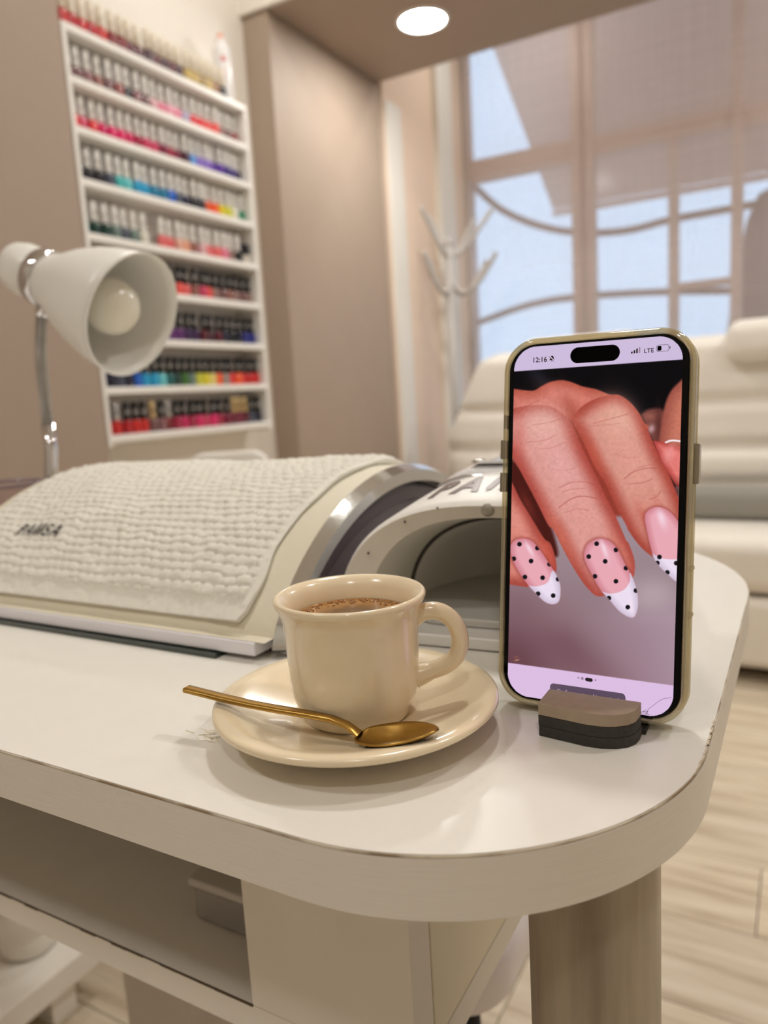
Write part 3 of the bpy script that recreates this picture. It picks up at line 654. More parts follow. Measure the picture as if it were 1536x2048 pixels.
# lettering over the front of the dome
sL = 0.0162
V1 = []
for a, b, c in fvb:
    x = a * 0.0150 - 0.001; yy = 0.0155 + b * 0.0235
    t_ = yy / DEP; V1.append((x, yy, dome(x, t_) + 0.0004))
MB().add(V1, ffb).build('mirror_lettering', mat('mirror_brown', (112, 96, 92), 0.35, 0.2), nl)
# raised top panel with chrome outline and buttons
ovl = rrect(-0.052, 0.052, 0.046, 0.112, 0.024, 10)
MB().tube([(x, y, dome(x, y / DEP) + 0.0008) for x, y in ovl], 0.0011, 8, closed=True).build('chrome_outline', M_chrome, nl, smooth=True)
def scaled(o, s): return [(x * s, 0.079 + (y - 0.079) * s) for x, y in o]
pr = []
for s, lift in ((0.985, 0.0005), (0.93, 0.0025), (0.8, 0.0036), (0.6, 0.0042), (0.3, 0.0045), (0.02, 0.0046)):
    pr.append([(x, y, dome(x, y / DEP) + lift) for x, y in scaled(ovl, s)] ); pr[-1].append(pr[-1][0])
MB().grid(pr).build('top_panel', mat('panel_white', (228, 226, 226), 0.12, coat=0.5), nl, smooth=True)
dv = rrect(-0.026, 0.026, 0.052, 0.064, 0.003, 4); pr = []
for s in (1.0, 0.5, 0.02):
    pr.append([(x * s, 0.058 + (y - 0.058) * s, dome(x * s, 0.058 / DEP) + 0.0049 + 0.0002) for x, y in dv]); pr[-1].append(pr[-1][0])
MB().grid(pr).build('display', mat('display_grey', (186, 184, 182), 0.1, coat=0.5), nl)
for k, x in enumerate((-0.030, -0.012, 0.008, 0.026)):
    MB().lathe([(0.0045, 0.0), (0.0045, 0.0016), (0.0035, 0.0024), (0.0003, 0.0025)], 16, mtx=Matrix.Translation((x, 0.083, dome(x, 0.083 / DEP) + 0.0038))).build('button', M_chrome, nl, smooth=True)

# ------------------------------------------------------------------ cup, saucer, spoon
CX, CYC = -0.1605, 0.2478
sa = tag(empty('saucer', (CX, CYC, TZ)), 'round cream ceramic saucer under the coffee cup', 'saucer')
SR = 0.0588
MB().lathe([(0.0005, 0.0035), (0.019, 0.0035), (0.0195, 0.0005), (0.0235, 0.0004), (0.026, 0.0022), (0.036, 0.0046), (0.050, 0.0090), (SR - 0.0012, 0.0112), (SR, 0.0124), (SR - 0.0002, 0.0138), (SR - 0.0016, 0.0146), (SR - 0.006, 0.0140),
            (0.046, 0.0116), (0.037, 0.0086), (0.030, 0.0068), (0.0275, 0.0060), (0.0262, 0.0058), (0.010, 0.0056), (0.0005, 0.0056)], 96).build('dish', M_ceram, sa, smooth=True)
cu = tag(empty('coffee_cup', (CX, CYC, TZ + 0.0058)), 'cream ceramic espresso cup with a ring handle on the saucer', 'cup')
CP = [(0.0005, 0.0012), (0.018, 0.0012), (0.0185, 0.0002), (0.0215, 0.0002), (0.0222, 0.0012), (0.0226, 0.0042), (0.0238, 0.0058), (0.0252, 0.0085), (0.0263, 0.0125), (0.0268, 0.020), (0.0273, 0.034), (0.0279, 0.0425), (0.0291, 0.0462), (0.0304, 0.0482), (0.0311, 0.0496), (0.0311, 0.0508), (0.0304, 0.0516), (0.0292, 0.0514), (0.0274, 0.0500), (0.0258, 0.0474), (0.0249, 0.0435), (0.0244, 0.034), (0.0236, 0.012), (0.021, 0.0055), (0.0005, 0.0045)]
MB().lathe(CP, 96).build('body', M_ceram, cu, smooth=True)
ha = math.radians(29.8 - 2); hd = Vector((math.cos(ha), math.sin(ha), 0))
hp = []; hr = []
P2 = [(0.0255, 0.0405), (0.0300, 0.0418), (0.0345, 0.0420), (0.0385, 0.0404), (0.0418, 0.0370), (0.0438, 0.0322), (0.0440, 0.0268), (0.0420, 0.0220), (0.0385, 0.0190), (0.0340, 0.0172), (0.0300, 0.0160), (0.0250, 0.0146)]
for p in spline([(a, 0, b) for a, b in P2], 66): hp.append(hd * p.x + Vector((0, 0, p.z)))
nh = len(hp); hr = [0.0036 + 0.0018 * max(0, 1 - i / 7) + 0.0016 * max(0, 1 - (nh - 1 - i) / 10) for i in range(nh)]
MB().tube(hp, hr, 16, flat=1.0).build('handle', M_ceram, cu, smooth=True)
# coffee with crema and bubbles: rests in the cup
def coffee_mat():
    m = mat('coffee_liquid', (96, 58, 26), 0.22, spec=0.35); nt = m.node_tree; p = nt.nodes['Principled BSDF']
    tc = nt.nodes.new('ShaderNodeTexCoord'); ln = nt.nodes.new('ShaderNodeVectorMath'); ln.operation = 'LENGTH'; nt.links.new(tc.outputs['Object'], ln.inputs[0])
    n = nt.nodes.new('ShaderNodeTexNoise'); n.inputs['Scale'].default_value = 220; n.inputs['Detail'].default_value = 4; nt.links.new(tc.outputs['Object'], n.inputs[0])
    ad = nt.nodes.new('ShaderNodeMath'); ad.operation = 'MULTIPLY_ADD'; ad.inputs[1].default_value = 0.006; nt.links.new(n.outputs[0], ad.inputs[0]); nt.links.new(ln.outputs['Value'], ad.inputs[2])
    r = nt.nodes.new('ShaderNodeValToRGB'); e = r.color_ramp.elements; sc = nt.nodes.new('ShaderNodeMath'); sc.operation = 'MULTIPLY'; sc.inputs[1].default_value = 33; nt.links.new(ad.outputs[0], sc.inputs[0]); nt.links.new(sc.outputs[0], r.inputs[0])
    e[0].position = 0.42; e[0].color = rgba((104, 70, 34)); e[1].position = 0.74; e[1].color = rgba((176, 128, 74)); nt.links.new(r.outputs[0], p.inputs['Base Color']); return m
cf = tag(empty('coffee', (CX, CYC, TZ + 0.0058 + 0.0418)), 'dark coffee with a bubbly brown rim inside the cup', 'coffee')
MB().lathe([(0.0004, 0.0), (0.012, 0.0), (0.0235, 0.0), (0.0243, 0.0004)], 64, cap0=True).build('liquid', coffee_mat(), cf, smooth=True)
bb = MB()
for k in range(420):
    a = RNG.uniform(0, 2 * PI); rr = 0.0236 - abs(RNG.normal()) * 0.0032; r = RNG.uniform(0.0002, 0.0007)
    if rr < 0.017: continue
    bb.lathe([(r, 0), (r * 0.86, r * 0.35), (r * 0.5, r * 0.6), (r * 0.02, r * 0.7)], 8, mtx=Matrix.Translation((rr * math.cos(a), rr * math.sin(a), 0.0002)))
o = bb.build('foam_bubbles', mat('foam', (158, 108, 58), 0.12, coat=0.6), cf, smooth=True); o['kind'] = 'stuff'
# spoon
sp = tag(empty('teaspoon', (-0.150, 0.214, TZ + 0.014)), 'gold coloured teaspoon lying on the front of the saucer', 'spoon')
def S(p): return (p[0] + 0.150, p[1] - 0.214, p[2] - TZ - 0.014)
SD = Vector((0.9983, 0.0586, 0)); SN = Vector((-0.0586, 0.9983, 0))
HP = [(-0.2240, 0.2157, 0.7688, 0.0024, 0.0010), (-0.2050, 0.21685, 0.7672, 0.0024, 0.0010), (-0.1916, 0.2176, 0.7664, 0.0023, 0.0010), (-0.1773, 0.2185, 0.7660, 0.0022, 0.0010), (-0.1635, 0.2193, 0.7659, 0.0020, 0.0010), (-0.1540, 0.2199, 0.7655, 0.0018, 0.0010), (-0.1475, 0.2203, 0.7640, 0.0019, 0.0009), (-0.1448, 0.2205, 0.7624, 0.0021, 0.0008), (-0.1424, 0.2206, 0.7609, 0.0026, 0.0006)]
P = []
for x, y, z, w, h in HP:
    c0 = Vector((x, y, z)); P.append([S(c0 + SN * w * a + Vector((0, 0, h * b))) for a, b in ((-1, -0.6), (-0.8, -1), (0.8, -1), (1, -0.6), (1, 0.6), (0.8, 1), (-0.8, 1), (-1, 0.6), (-1, -0.6))])
mb = MB().grid(P); mb.F.append(tuple(range(8))); mb.build('handle', M_gold, sp, smooth=True, autosmooth=50)
P = []; NB = 28; LB = 0.0325
for i in range(NB + 1):
    u = i / NB; w = 0.0098 * (math.sin(PI * min(max(u, 0.0), 1.0) ** 0.86) ** 0.62 if 0 < u < 1 else 0.0) + (0.0026 * (1 - u) ** 6)
    row = []
    zr = 0.7612 + 0.0068 * u ** 1.2
    dep = 0.0052 * math.sin(PI * min(u * 0.94 + 0.06, 1)) ** 0.9 if u < 1 else 0
    for j in range(17):
        v = -1 + j / 8; row.append(S(Vector((-0.1430, 0.2206, 0)) + SD * (LB * u) + SN * (w * v) + Vector((0, 0, zr - dep * (1 - v * v) * 0.9))))
    P.append(row)
o = MB().grid(P).build('bowl', M_gold, sp, smooth=True)
md = o.modifiers.new('thick', 'SOLIDIFY'); md.thickness = 0.0008; md.offset = 0

# ------------------------------------------------------------------ phone in a clear case
phn = tag(empty('smartphone', (0, 0, 0)), 'smartphone in a clear yellowed case showing polka dot nails', 'phone')
tl_, rl_ = 0.1432, -0.0046
w0 = Vector((1, 0, 0)); u0 = Vector((0, math.sin(tl_), math.cos(tl_))); w_ = w0 * math.cos(rl_) + u0 * math.sin(rl_); u_ = -w0 * math.sin(rl_) + u0 * math.cos(rl_); n_v = w_.cross(u_)
b_ = Vector((-0.0742, 0.2845, 0.7532))
phn.matrix_world = Matrix(((w_.x, u_.x, n_v.x, b_.x), (w_.y, u_.y, n_v.y, b_.y), (w_.z, u_.z, n_v.z, b_.z), (0, 0, 0, 1)))
PC = -0.00085      # centre line of phone
def ringrow(inset, z, r0=0.0138):
    return [(x, y, z) for x, y in rrect(PC - 0.0380 + inset, PC + 0.0380 - inset, inset, 0.1537 - inset, max(r0 - inset, 0.002), 14)]
M_case = mat_mix('yellowed_clear_case', 0.55, (244, 236, 208), (214, 202, 164), 0.06, 0.5)
prof_c = [(0.0006, -0.0112), (0.0, -0.0100), (0.0, -0.0022), (0.0004, -0.0009), (0.0010, -0.0002), (0.0016, 0.0), (0.0021, -0.0004), (0.0023, -0.0009), (0.0022, -0.0100), (0.0022, -0.0105)]
rows_ = [ringrow(i, z) for i, z in prof_c]
for r_ in rows_: r_.append(r_[0])
MB().grid(rows_).build('case_bumper', M_case, phn, smooth=True, autosmooth=50)
MB().prism([(x, y) for x, y, z in ringrow(0.0006, 0)], -0.0119, -0.0113).build('case_back', M_case, phn)
MB().prism([(x, y) for x, y, z in ringrow(0.0024, 0)], -0.0104, -0.0016).build('frame', mat('dark_titanium', (52, 48, 44), 0.3, 0.8), phn, bevel=0.0006)
MB().prism([(x, y) for x, y, z in ringrow(0.0026, 0)], -0.00155, -0.0011).build('front_glass', mat('black_glass', (4, 4, 5), 0.08, spec=0.15), phn, bevel=0.0002)
M_btn = mat('case_button', (150, 140, 122), 0.2, 0.55)
for (x, y0, y1) in ((PC - 0.0388, 0.1036, 0.1118), (PC - 0.0388, 0.0896, 0.0980)):
    MB().box(x - 0.0006, x + 0.0012, y0, y1, -0.0085, -0.0024).build('side_button', M_btn, phn, bevel=0.0004)
MB().box(PC + 0.0376, PC + 0.0397, 0.0938, 0.1090, -0.0085, -0.0024).build('side_button', M_btn, phn, bevel=0.0004)
for y in (0.0615, 0.0434):
    MB().box(PC + 0.0364, PC + 0.0384, y - 0.0009, y + 0.0009, -0.0100, -0.0008).build('cutout_ridge', M_case, phn, bevel=0.0006)
for (x, y0, y1) in ((PC - 0.0383, 0.1165, 0.1225),):
    MB().box(x, x + 0.001, y0, y1, -0.0080, -0.0025).build('slider_cutout', M_btn, phn, bevel=0.0004)
for x in (-0.0188, 0.0200):
    MB().box(x - 0.0008, x + 0.0008, -0.0002, 0.0022, -0.0095, -0.0006).build('port_ridge', M_case, phn, bevel=0.0005)

# --- picture on the display: painted per vertex in a 340 x 740 raster, in the picture's own drawing coordinates
HM = np.array([[3.06157784e+03, -2.27689703e+00, 1.17455987e+03], [-1.52876959e+03, -5.06069928e+03, 1.43107115e+03], [-1.63346942e+00, -1.04122155e-01, 1.0]])
HI = np.linalg.inv(HM)
def UV(x, y):
    q = HI @ np.array([x, y, 1.0]); return q[0] / q[2], q[1] / q[2]
SU0, SU1, SV0, SV1 = -0.0343, 0.0322, 0.0035, 0.1501
NU, NV = 350, 760
gu, gv = np.meshgrid(np.linspace(SU0, SU1, NU), np.linspace(SV0, SV1, NV), indexing='ij')
den = HM[2, 0] * gu + HM[2, 1] * gv + HM[2, 2]
GX = (HM[0, 0] * gu + HM[0, 1] * gv + HM[0, 2]) / den; GY = (HM[1, 0] * gu + HM[1, 1] * gv + HM[1, 2]) / den
def c7(p): return [(980 + x * 0.28646, 640 + y * 0.28646) for x, y in p]
def c8(p): return [(980 + x * 0.28646, 1060 + y * 0.28646) for x, y in p]
def sdf(pts):
    d2 = np.full(GX.shape, 1e12); ins = np.zeros(GX.shape, bool); n = len(pts)
    for i in range(n):
        x0, y0 = pts[i]; x1, y1 = pts[(i + 1) % n]; dx, dy = x1 - x0, y1 - y0; L2 = dx * dx + dy * dy + 1e-9
        t = np.clip(((GX - x0) * dx + (GY - y0) * dy) / L2, 0, 1); d2 = np.minimum(d2, (GX - x0 - t * dx) ** 2 + (GY - y0 - t * dy) ** 2)
        if abs(dy) > 1e-9:
            cr = ((y0 > GY) != (y1 > GY)) & (GX < (x1 - x0) * (GY - y0) / (dy) + x0); ins ^= cr
    return np.where(ins, -1, 1) * np.sqrt(d2)
def dline(pts):
    d2 = np.full(GX.shape, 1e12)
    for (x0, y0), (x1, y1) in zip(pts[:-1], pts[1:]):
        dx, dy = x1 - x0, y1 - y0; t = np.clip(((GX - x0) * dx + (GY - y0) * dy) / (dx * dx + dy * dy + 1e-9), 0, 1); d2 = np.minimum(d2, (GX - x0 - t * dx) ** 2 + (GY - y0 - t * dy) ** 2)
    return np.sqrt(d2)
def smooth(pts, n=5):
    P = [(p[0], 0, p[1]) for p in pts]; return [(v.x, v.z) for v in spline(P + [P[0]], n * len(P))][:-1]
def smoothl(pts, n=5): return [(v.x, v.z) for v in spline([(p[0], 0, p[1]) for p in pts], n * len(pts))]
IMG = np.zeros(GX.shape + (3,))
def over(col, a):
    global IMG
    col = np.asarray(col, float); IMG = IMG * (1 - a[..., None]) + (col if col.ndim > 1 else col[None, None, :]) * a[..., None]
def fill(d, soft=1.0): return np.clip(0.5 - d / (2 * soft), 0, 1)
def blob(x, y, rx, ry=None, ang=0.0):
    ry = ry or rx; c_, s_ = math.cos(ang), math.sin(ang); dx = GX - x; dy = GY - y
    return np.exp(-(((dx * c_ + dy * s_) / rx) ** 2 + ((-dx * s_ + dy * c_) / ry) ** 2))
# backdrop
ty_ = np.clip((GY - 1080) / 280, 0, 1); tx_ = np.clip((GX - 1015) / 340, 0, 1)
bg = (np.array([158, 138, 146])[None, None] * (1 - ty_[..., None]) + np.array([132, 100, 108])[None, None] * ty_[..., None])
IMG[:] = bg
over((176, 150, 166), 0.8 * np.clip((tx_ - 0.35) / 0.65, 0, 1) * np.clip((GY - 1180) / 60, 0, 1))
over((98, 58, 68), 0.85 * blob(1015, 1340, 90, 110)); over((112, 72, 82), 0.55 * blob(1130, 1290, 150, 40, 0.75)); over((190, 172, 178), 0.7 * blob(1305, 1190, 60, 40)); over((150, 120, 126), 0.4 * blob(1100, 1230, 60, 40))
over((206, 150, 110), 0.8 * blob(1032, 1321, 5, 1.6, -0.2)); over((170, 110, 80), 0.6 * blob(1030, 1315, 5, 1.4, -0.3))
# black upper ground
over((5, 4, 8), fill(sdf([(900, 600), (1500, 600), (1500, 900), (1358, 960), (1330, 1010), (1200, 1000), (1030, 960), (900, 960)]), 3))
over((44, 46, 58), 0.5 * blob(1075, 752, 26, 14, 0.6))
# second hand on the right
thumb2 = smooth(c7([(1420, 340), (1345, 405), (1262, 490), (1215, 600), (1192, 740), (1182, 860), (1250, 900), (1420, 900)]))
blr = smooth(c7([(1055, 660), (1090, 628), (1140, 615), (1200, 625), (1230, 700), (1220, 840), (1150, 860), (1105, 790)]))
d = sdf(blr); over((112, 62, 56), fill(d, 4)); over((160, 96, 84), 0.7 * blob(1301, 832, 16, 8)); over((206, 170, 176), 0.8 * blob(1302, 857, 7, 9, 0.5)); over((80, 36, 34), 0.6 * blob(1316, 850, 7, 40))
d = sdf(thumb2); over((152, 78, 66), fill(d, 3)); t = np.clip(-d / 45, 0, 1)[..., None]; over((206, 124, 102), 0.85 * np.clip(-d / 30, 0, 1))
pth = smooth(c7([(1135, 842), (1190, 846), (1240, 862), (1330, 880), (1400, 900), (1400, 1150), (1310, 1165), (1260, 1100), (1190, 980)]))
d = sdf(pth); over((172, 62, 58), fill(d, 1.5)); over((232, 130, 122), np.clip(-d / 14, 0, 1) * 0.9); over((240, 160, 158), 0.6 * blob(1338, 905, 10, 22, 0.4))
over((246, 238, 240), fill(dline(smoothl(c7([(1225, 853), (1270, 840), (1345, 848)]))) - 1.8, 0.9)); over((206, 120, 96), 0.8 * fill(dline(smoothl(c7([(1250, 872), (1300, 880), (1345, 905)]))) - 1.2, 1.2))
over((66, 26, 24), 0.75 * blob(1352, 985, 14, 18) * (GY < 1010)); over((190, 170, 176), fill(sdf(c7([(1322, 1140), (1360, 1140), (1360, 1420), (1316, 1240)])), 2) * 0.6)
# palm and back of the hand
hand = smooth(c7([(100, 470), (160, 478), (290, 491), (350, 462), (410, 432), (490, 417), (560, 430), (640, 460), (740, 482), (830, 517), (900, 524), (970, 570), (1030, 640), (1070, 710), (1100, 770), (1000, 1000), (700, 1150), (300, 1200), (100, 1100)]))
d = sdf(hand); over((176, 82, 66), fill(d, 1.6)); over((208, 118, 104), np.clip(-d / 26, 0, 1) * 0.95)
over((222, 142, 128), 0.6 * blob(1130, 785, 40, 14, 0.25)); over((150, 58, 44), 0.75 * blob(1150, 850, 16, 60, -0.35)); over((226, 158, 136), 0.6 * blob(1225, 812, 30, 18, 0.4))
# dark hollow between the fingers
over((72, 24, 20), fill(sdf(smooth(c7([(140, 960), (240, 1080), (330, 1260), (420, 1440), (470, 1640), (400, 1620), (300, 1440), (210, 1280), (140, 1160)]))), 4))
over((120, 44, 36), 0.6 * blob(1055, 1010, 8, 30, -0.45))
def finger(pts, wid, edge, core, soft=1.3):
    d = sdf(smooth(pts)); a = fill(d, soft); t = np.clip(-d / wid, 0, 1); t = t * t * (3 - 2 * t)
    col = np.array(edge)[None, None] * (1 - t[..., None]) + np.array(core)[None, None] * t[..., None]; over(col, a); return d
over((146, 58, 46), fill(sdf(smooth(c7([(540, 690), (700, 760), (960, 1050), (960, 1330), (890, 1370), (830, 1330), (690, 1050), (590, 800)]))), 4))
# right finger
fb = c7([(560, 690), (640, 600), (740, 545), (840, 522), (900, 526), (970, 572), (1030, 640), (1070, 712), (1104, 780), (1142, 866), (1192, 975), (1242, 1066), (1290, 1180), (1322, 1270), (1360, 1420)]) + c8([(1340, 80), (1250, 190), (1185, 205), (1120, 180), (1040, 110), (960, 0)]) + c7([(950, 1440), (870, 1290), (800, 1140), (720, 1010), (660, 880), (600, 760)])
d = finger(fb, 34, (168, 70, 58), (213, 147, 133))
over((232, 176, 158), 0.75 * blob(1238, 838, 34, 44, -0.4)); over((226, 160, 146), 0.6 * blob(1265, 930, 26, 60, -0.45)); over((206, 104, 84), 0.5 * blob(1330, 1040, 14, 50, -0.5)); over((186, 76, 58), 0.5 * blob(1290, 1040, 14, 40, -0.5) * (d < 0)); over((196, 90, 70), 0.5 * blob(1185, 905, 12, 50, -0.45) * (d < 0))
# middle finger
fa = c7([(60, 720), (110, 640), (200, 606), (300, 592), (410, 600), (500, 650), (560, 720), (612, 830), (672, 960), (732, 1080), (802, 1230), (882, 1390), (945, 1536)]) + c8([(962, 90), (1002, 200), (1006, 290), (985, 345), (900, 420), (760, 466), (680, 412), (600, 302), (520, 162), (437, 0)]) + c7([(400, 1430), (320, 1270), (230, 1100), (150, 950), (80, 860)])
d = finger(fa, 36, (172, 74, 64), (216, 151, 142))
over((230, 178, 166), 0.8 * blob(1088, 845, 46, 40, 0.3)); over((228, 168, 164), 0.75 * blob(1120, 935, 26, 70, -0.5)); over((224, 156, 148), 0.6 * blob(1165, 1020, 22, 60, -0.5)); over((206, 110, 92), 0.7 * blob(1120, 1070, 14, 60, -0.5) * (d < 0)); over((196, 92, 84), 0.45 * blob(1035, 880, 14, 50) * (d < 0)); over((220, 120, 100), 0.5 * blob(1240, 1110, 14, 50, -0.5) * (d < 0))
# lower left finger
fc = c7([(60, 1010), (145, 1130), (210, 1262), (290, 1392), (372, 1525)]) + c8([(420, 100), (456, 220), (450, 300), (380, 380), (290, 402), (130, 382), (40, 360)]) + c7([(40, 1500)])
d = finger(fc, 30, (168, 72, 62), (212, 130, 116))
over((226, 148, 134), 0.7 * blob(1032, 1040, 16, 40, -0.4)); over((206, 84, 66), 0.6 * blob(1095, 1110, 9, 34, -0.4) * (d < 0))
# skin creases
for ln, st in ((c7([(300, 730), (400, 715), (480, 690)]), .2), (c7([(250, 850), (370, 840), (460, 800)]), .22), (c7([(330, 900), (430, 890), (520, 850)]), .16), (c7([(480, 1170), (560, 1135), (660, 1130), (720, 1150)]), .3), (c7([(475, 1310), (560, 1250), (640, 1230), (740, 1245)]), .45), (c7([(500, 1200), (580, 1180), (680, 1175)]), .22), (c7([(520, 1345), (600, 1320), (690, 1330)]), .2),
               (c7([(720, 720), (830, 690), (960, 655)]), .28), (c7([(700, 740), (800, 730), (900, 720)]), .16), (c7([(930, 1110), (1000, 1060), (1090, 1035), (1160, 1035)]), .35), (c7([(970, 1145), (1060, 1135), (1130, 1110)]), .3), (c7([(960, 1080), (1040, 1030), (1140, 1005)]), .2), (c7([(1110, 1250), (1150, 1240), (1190, 1190)]), .3), (c7([(340, 560), (250, 600), (190, 650)]), .22), (c7([(870, 930), (940, 960), (1010, 960)]), .14), (c7([(420, 1040), (520, 1050), (600, 1030)]), .14)):
    over((140, 54, 44), st * np.exp(-(dline(smoothl(ln)) / 1.1) ** 2))
grain = vnoise(GX, GY, 0.5, 21) * 0.5 + vnoise(GX, GY, 0.22, 22)
IMG *= (1 + 0.018 * grain[..., None] * (IMG[..., :1] > IMG[..., 2:3] + 40))
# nails
def nail(outline, smile, dots, hl, r=4.6):
    o_ = smooth(outline); d = sdf(o_); ds = sdf(smooth(smile, 4))
    over((150, 62, 58), 0.55 * np.exp(-(np.clip(d, 0, 99) / 4.5) ** 2) * (d > -1) * (ds > 0))
    t = np.clip(-d / 14, 0, 1)[..., None]; col = np.array([206, 128, 140])[None, None] * (1 - t) + np.array([232, 168, 180])[None, None] * t
    a = fill(d, 1.0); over(col, a)
    tipc = np.array([206, 190, 212])[None, None] * (1 - t) + np.array([236, 222, 240])[None, None] * t
    over(tipc, a * fill(ds, 0.9))
    for (x, y, rx, ry, an) in hl: over((248, 226, 240), 0.7 * blob(x, y, rx, ry, an) * a)
    for (x, y) in dots: over((20, 16, 22), fill(np.hypot(GX - x, GY - y) - r, 0.8) * fill(d, 1.0))
nail(c8([(1078, -60), (1085, -120), (1150, -160), (1235, -140), (1310, -60), (1360, 60), (1370, 370), (1300, 362), (1238, 312), (1170, 242), (1128, 160)]), c8([(1100, 130), (1135, 168), (1200, 200), (1310, 206), (1420, 190), (1420, 420), (1150, 420)]), c8([(1180, 190), (1165, 232), (1297, 233), (1235, 298)]), [(1322, 1036, 8, 20, -0.3)])
nail(c8([(650, 170), (670, 110), (720, 70), (780, 62), (840, 85), (890, 140), (940, 240), (985, 320), (1020, 420), (1030, 520), (1010, 600), (970, 612), (900, 570), (830, 490), (760, 410), (700, 300), (660, 220)]), c8([(740, 405), (780, 432), (850, 446), (930, 420), (972, 360), (978, 300), (1060, 400), (1060, 640), (900, 640)]), c8([(740, 97), (875, 140), (685, 187), (800, 220), (945, 268), (728, 325), (875, 360), (826, 478), (958, 541), (1015, 425)]), [(1207, 1098, 5, 22, -0.35), (1262, 1215, 4, 16, -0.2)])
nail(c8([(135, 110), (170, 70), (230, 60), (290, 80), (350, 150), (410, 240), (455, 310), (485, 390), (480, 490), (440, 520), (380, 505), (310, 440), (240, 360), (170, 250), (140, 170)]), c8([(235, 375), (270, 390), (330, 394), (400, 365), (436, 285), (520, 380), (510, 560), (330, 520)]), c8([(200, 100), (325, 127), (160, 202), (281, 218), (410, 240), (238, 330), (362, 335), (330, 447), (436, 460), (470, 345)]), [(1057, 1098, 4, 16, -0.5)])
# app ground above and below the photograph
over((206, 188, 220), fill(sdf([c7([(100, 361.5)])[0], c7([(1400, 268)])[0], (1420, 560), (960, 560)]), 0.7))
over((220, 190, 226), fill(sdf([c8([(60, 922)])[0], c8([(1330, 1097.5)])[0], (1450, 1600), (960, 1600)]), 0.7))
IMG = np.clip(IMG, 0, 255)
rr_ = 0.0092
def inside(u, v):
    qx = np.abs(u - (SU0 + SU1) / 2) - ((SU1 - SU0) / 2 - rr_); qy = np.abs(v - (SV0 + SV1) / 2) - ((SV1 - SV0) / 2 - rr_)
    return np.hypot(np.maximum(qx, 0), np.maximum(qy, 0)) + np.minimum(np.maximum(qx, qy), 0) <= rr_
fc_u = (gu[:-1, :-1] + gu[1:, 1:]) / 2; fc_v = (gv[:-1, :-1] + gv[1:, 1:]) / 2; keep = inside(fc_u, fc_v)
ix = np.arange(NU * NV).reshape(NU, NV); FQ = np.stack([ix[:-1, :-1], ix[1:, :-1], ix[1:, 1:], ix[:-1, 1:]], -1)[keep]
me = bpy.data.meshes.new('display'); VV = np.stack([gu, gv, np.full(gu.shape, -0.00105)], -1).reshape(-1, 3)
me.from_pydata(VV.tolist(), [], FQ.tolist()); me.update()
ca = me.color_attributes.new('picture', 'FLOAT_COLOR', 'POINT'); cl = np.concatenate([lin(IMG.reshape(-1, 3)), np.ones((NU * NV, 1))], 1); ca.data.foreach_set('color', cl.astype(np.float32).ravel())
def screen_mat():
    m = bpy.data.materials.new('display_picture'); m.use_nodes = True; nt = m.node_tree; p = nt.nodes['Principled BSDF']
    at = nt.nodes.new('ShaderNodeVertexColor'); at.layer_name = 'picture'
    p.inputs['Base Color'].default_value = (0.005, 0.005, 0.005, 1); p.inputs['Roughness'].default_value = 0.12; p.inputs['Specular IOR Level'].default_value = 0.04
    nt.links.new(at.outputs[0], p.inputs['Emission Color']); p.inputs['Emission Strength'].default_value = 1.0 * 2 ** (-EXPO); m.cycles.emission_sampling = 'NONE'; return m
me.materials.append(screen_mat())
disp = bpy.data.objects.new('display', me); COL.objects.link(disp); disp.parent = phn
M_ink = mat('screen_ink', (30, 24, 36), 0.2); M_ink2 = mat('screen_grey', (140, 118, 150), 0.2, emit=(150, 128, 158), estr=0.7); M_isl = mat('island_black', (2, 2, 3), 0.12, spec=0.05)
M_tab = mat('screen_tab', (84, 70, 90), 0.3, emit=(88, 74, 94), estr=0.75); M_tabt = mat('screen_tab_text', (190, 180, 196), 0.3, emit=(190, 180, 196), estr=0.7)
ZS = -0.00098
def flat(name, pts, m, z=ZS):
    return MB().add([(x, y, z) for x, y in pts], [tuple(range(len(pts)))]).build(name, m, disp)
i0 = UV(1140, 707); i1 = UV(1238.6, 706); flat('camera_island', rrect(-0.0106, 0.0090, 0.1420, 0.1484, 0.00318, 10), M_isl)
def label_text(name, body, x, y, size, m, off=0.0, z=ZS):
    v, f = text_mesh(body, size=size, offset=off, align='LEFT'); MB().add([(a + x, b + y, z) for a, b, c in v], f).build(name, m, disp)
tu, tv = UV(1062.8, 723.5); label_text('clock_text', '12:16', tu, tv - 0.0002, 0.00285, M_ink, 0.00006)
lu, lv = UV(1286.5, 704.5); label_text('network_text', 'LTE', lu, lv - 0.0001, 0.00235, M_ink, 0.00003)
bu, bv_ = UV(1102.5, 716)
bell = [(bu - 0.0011, bv_ - 0.0007), (bu + 0.0011, bv_ - 0.0007), (bu + 0.0008, bv_ - 0.0002), (bu + 0.0007, bv_ + 0.0006), (bu + 0.0003, bv_ + 0.0011), (bu - 0.0003, bv_ + 0.0011), (bu - 0.0007, bv_ + 0.0006), (bu - 0.0008, bv_ - 0.0002)]
flat('muted_bell', bell, M_ink); flat('bell_clapper', [(bu - 0.0003, bv_ - 0.0009), (bu + 0.0003, bv_ - 0.0009), (bu + 0.0002, bv_ - 0.0012), (bu - 0.0002, bv_ - 0.0012)], M_ink)
flat('bell_slash', [(bu - 0.0013, bv_ + 0.0010), (bu - 0.0010, bv_ + 0.0012), (bu + 0.0014, bv_ - 0.0012), (bu + 0.0011, bv_ - 0.0014)], mat('screen_lilac', (206, 188, 220), 0.2, emit=(206, 188, 220), estr=0.95), ZS + 0.00002); flat('bell_slash_line', [(bu - 0.0014, bv_ + 0.0009), (bu - 0.00125, bv_ + 0.00105), (bu + 0.0012, bv_ - 0.0014), (bu + 0.00105, bv_ - 0.0015)], M_ink, ZS + 0.00003)
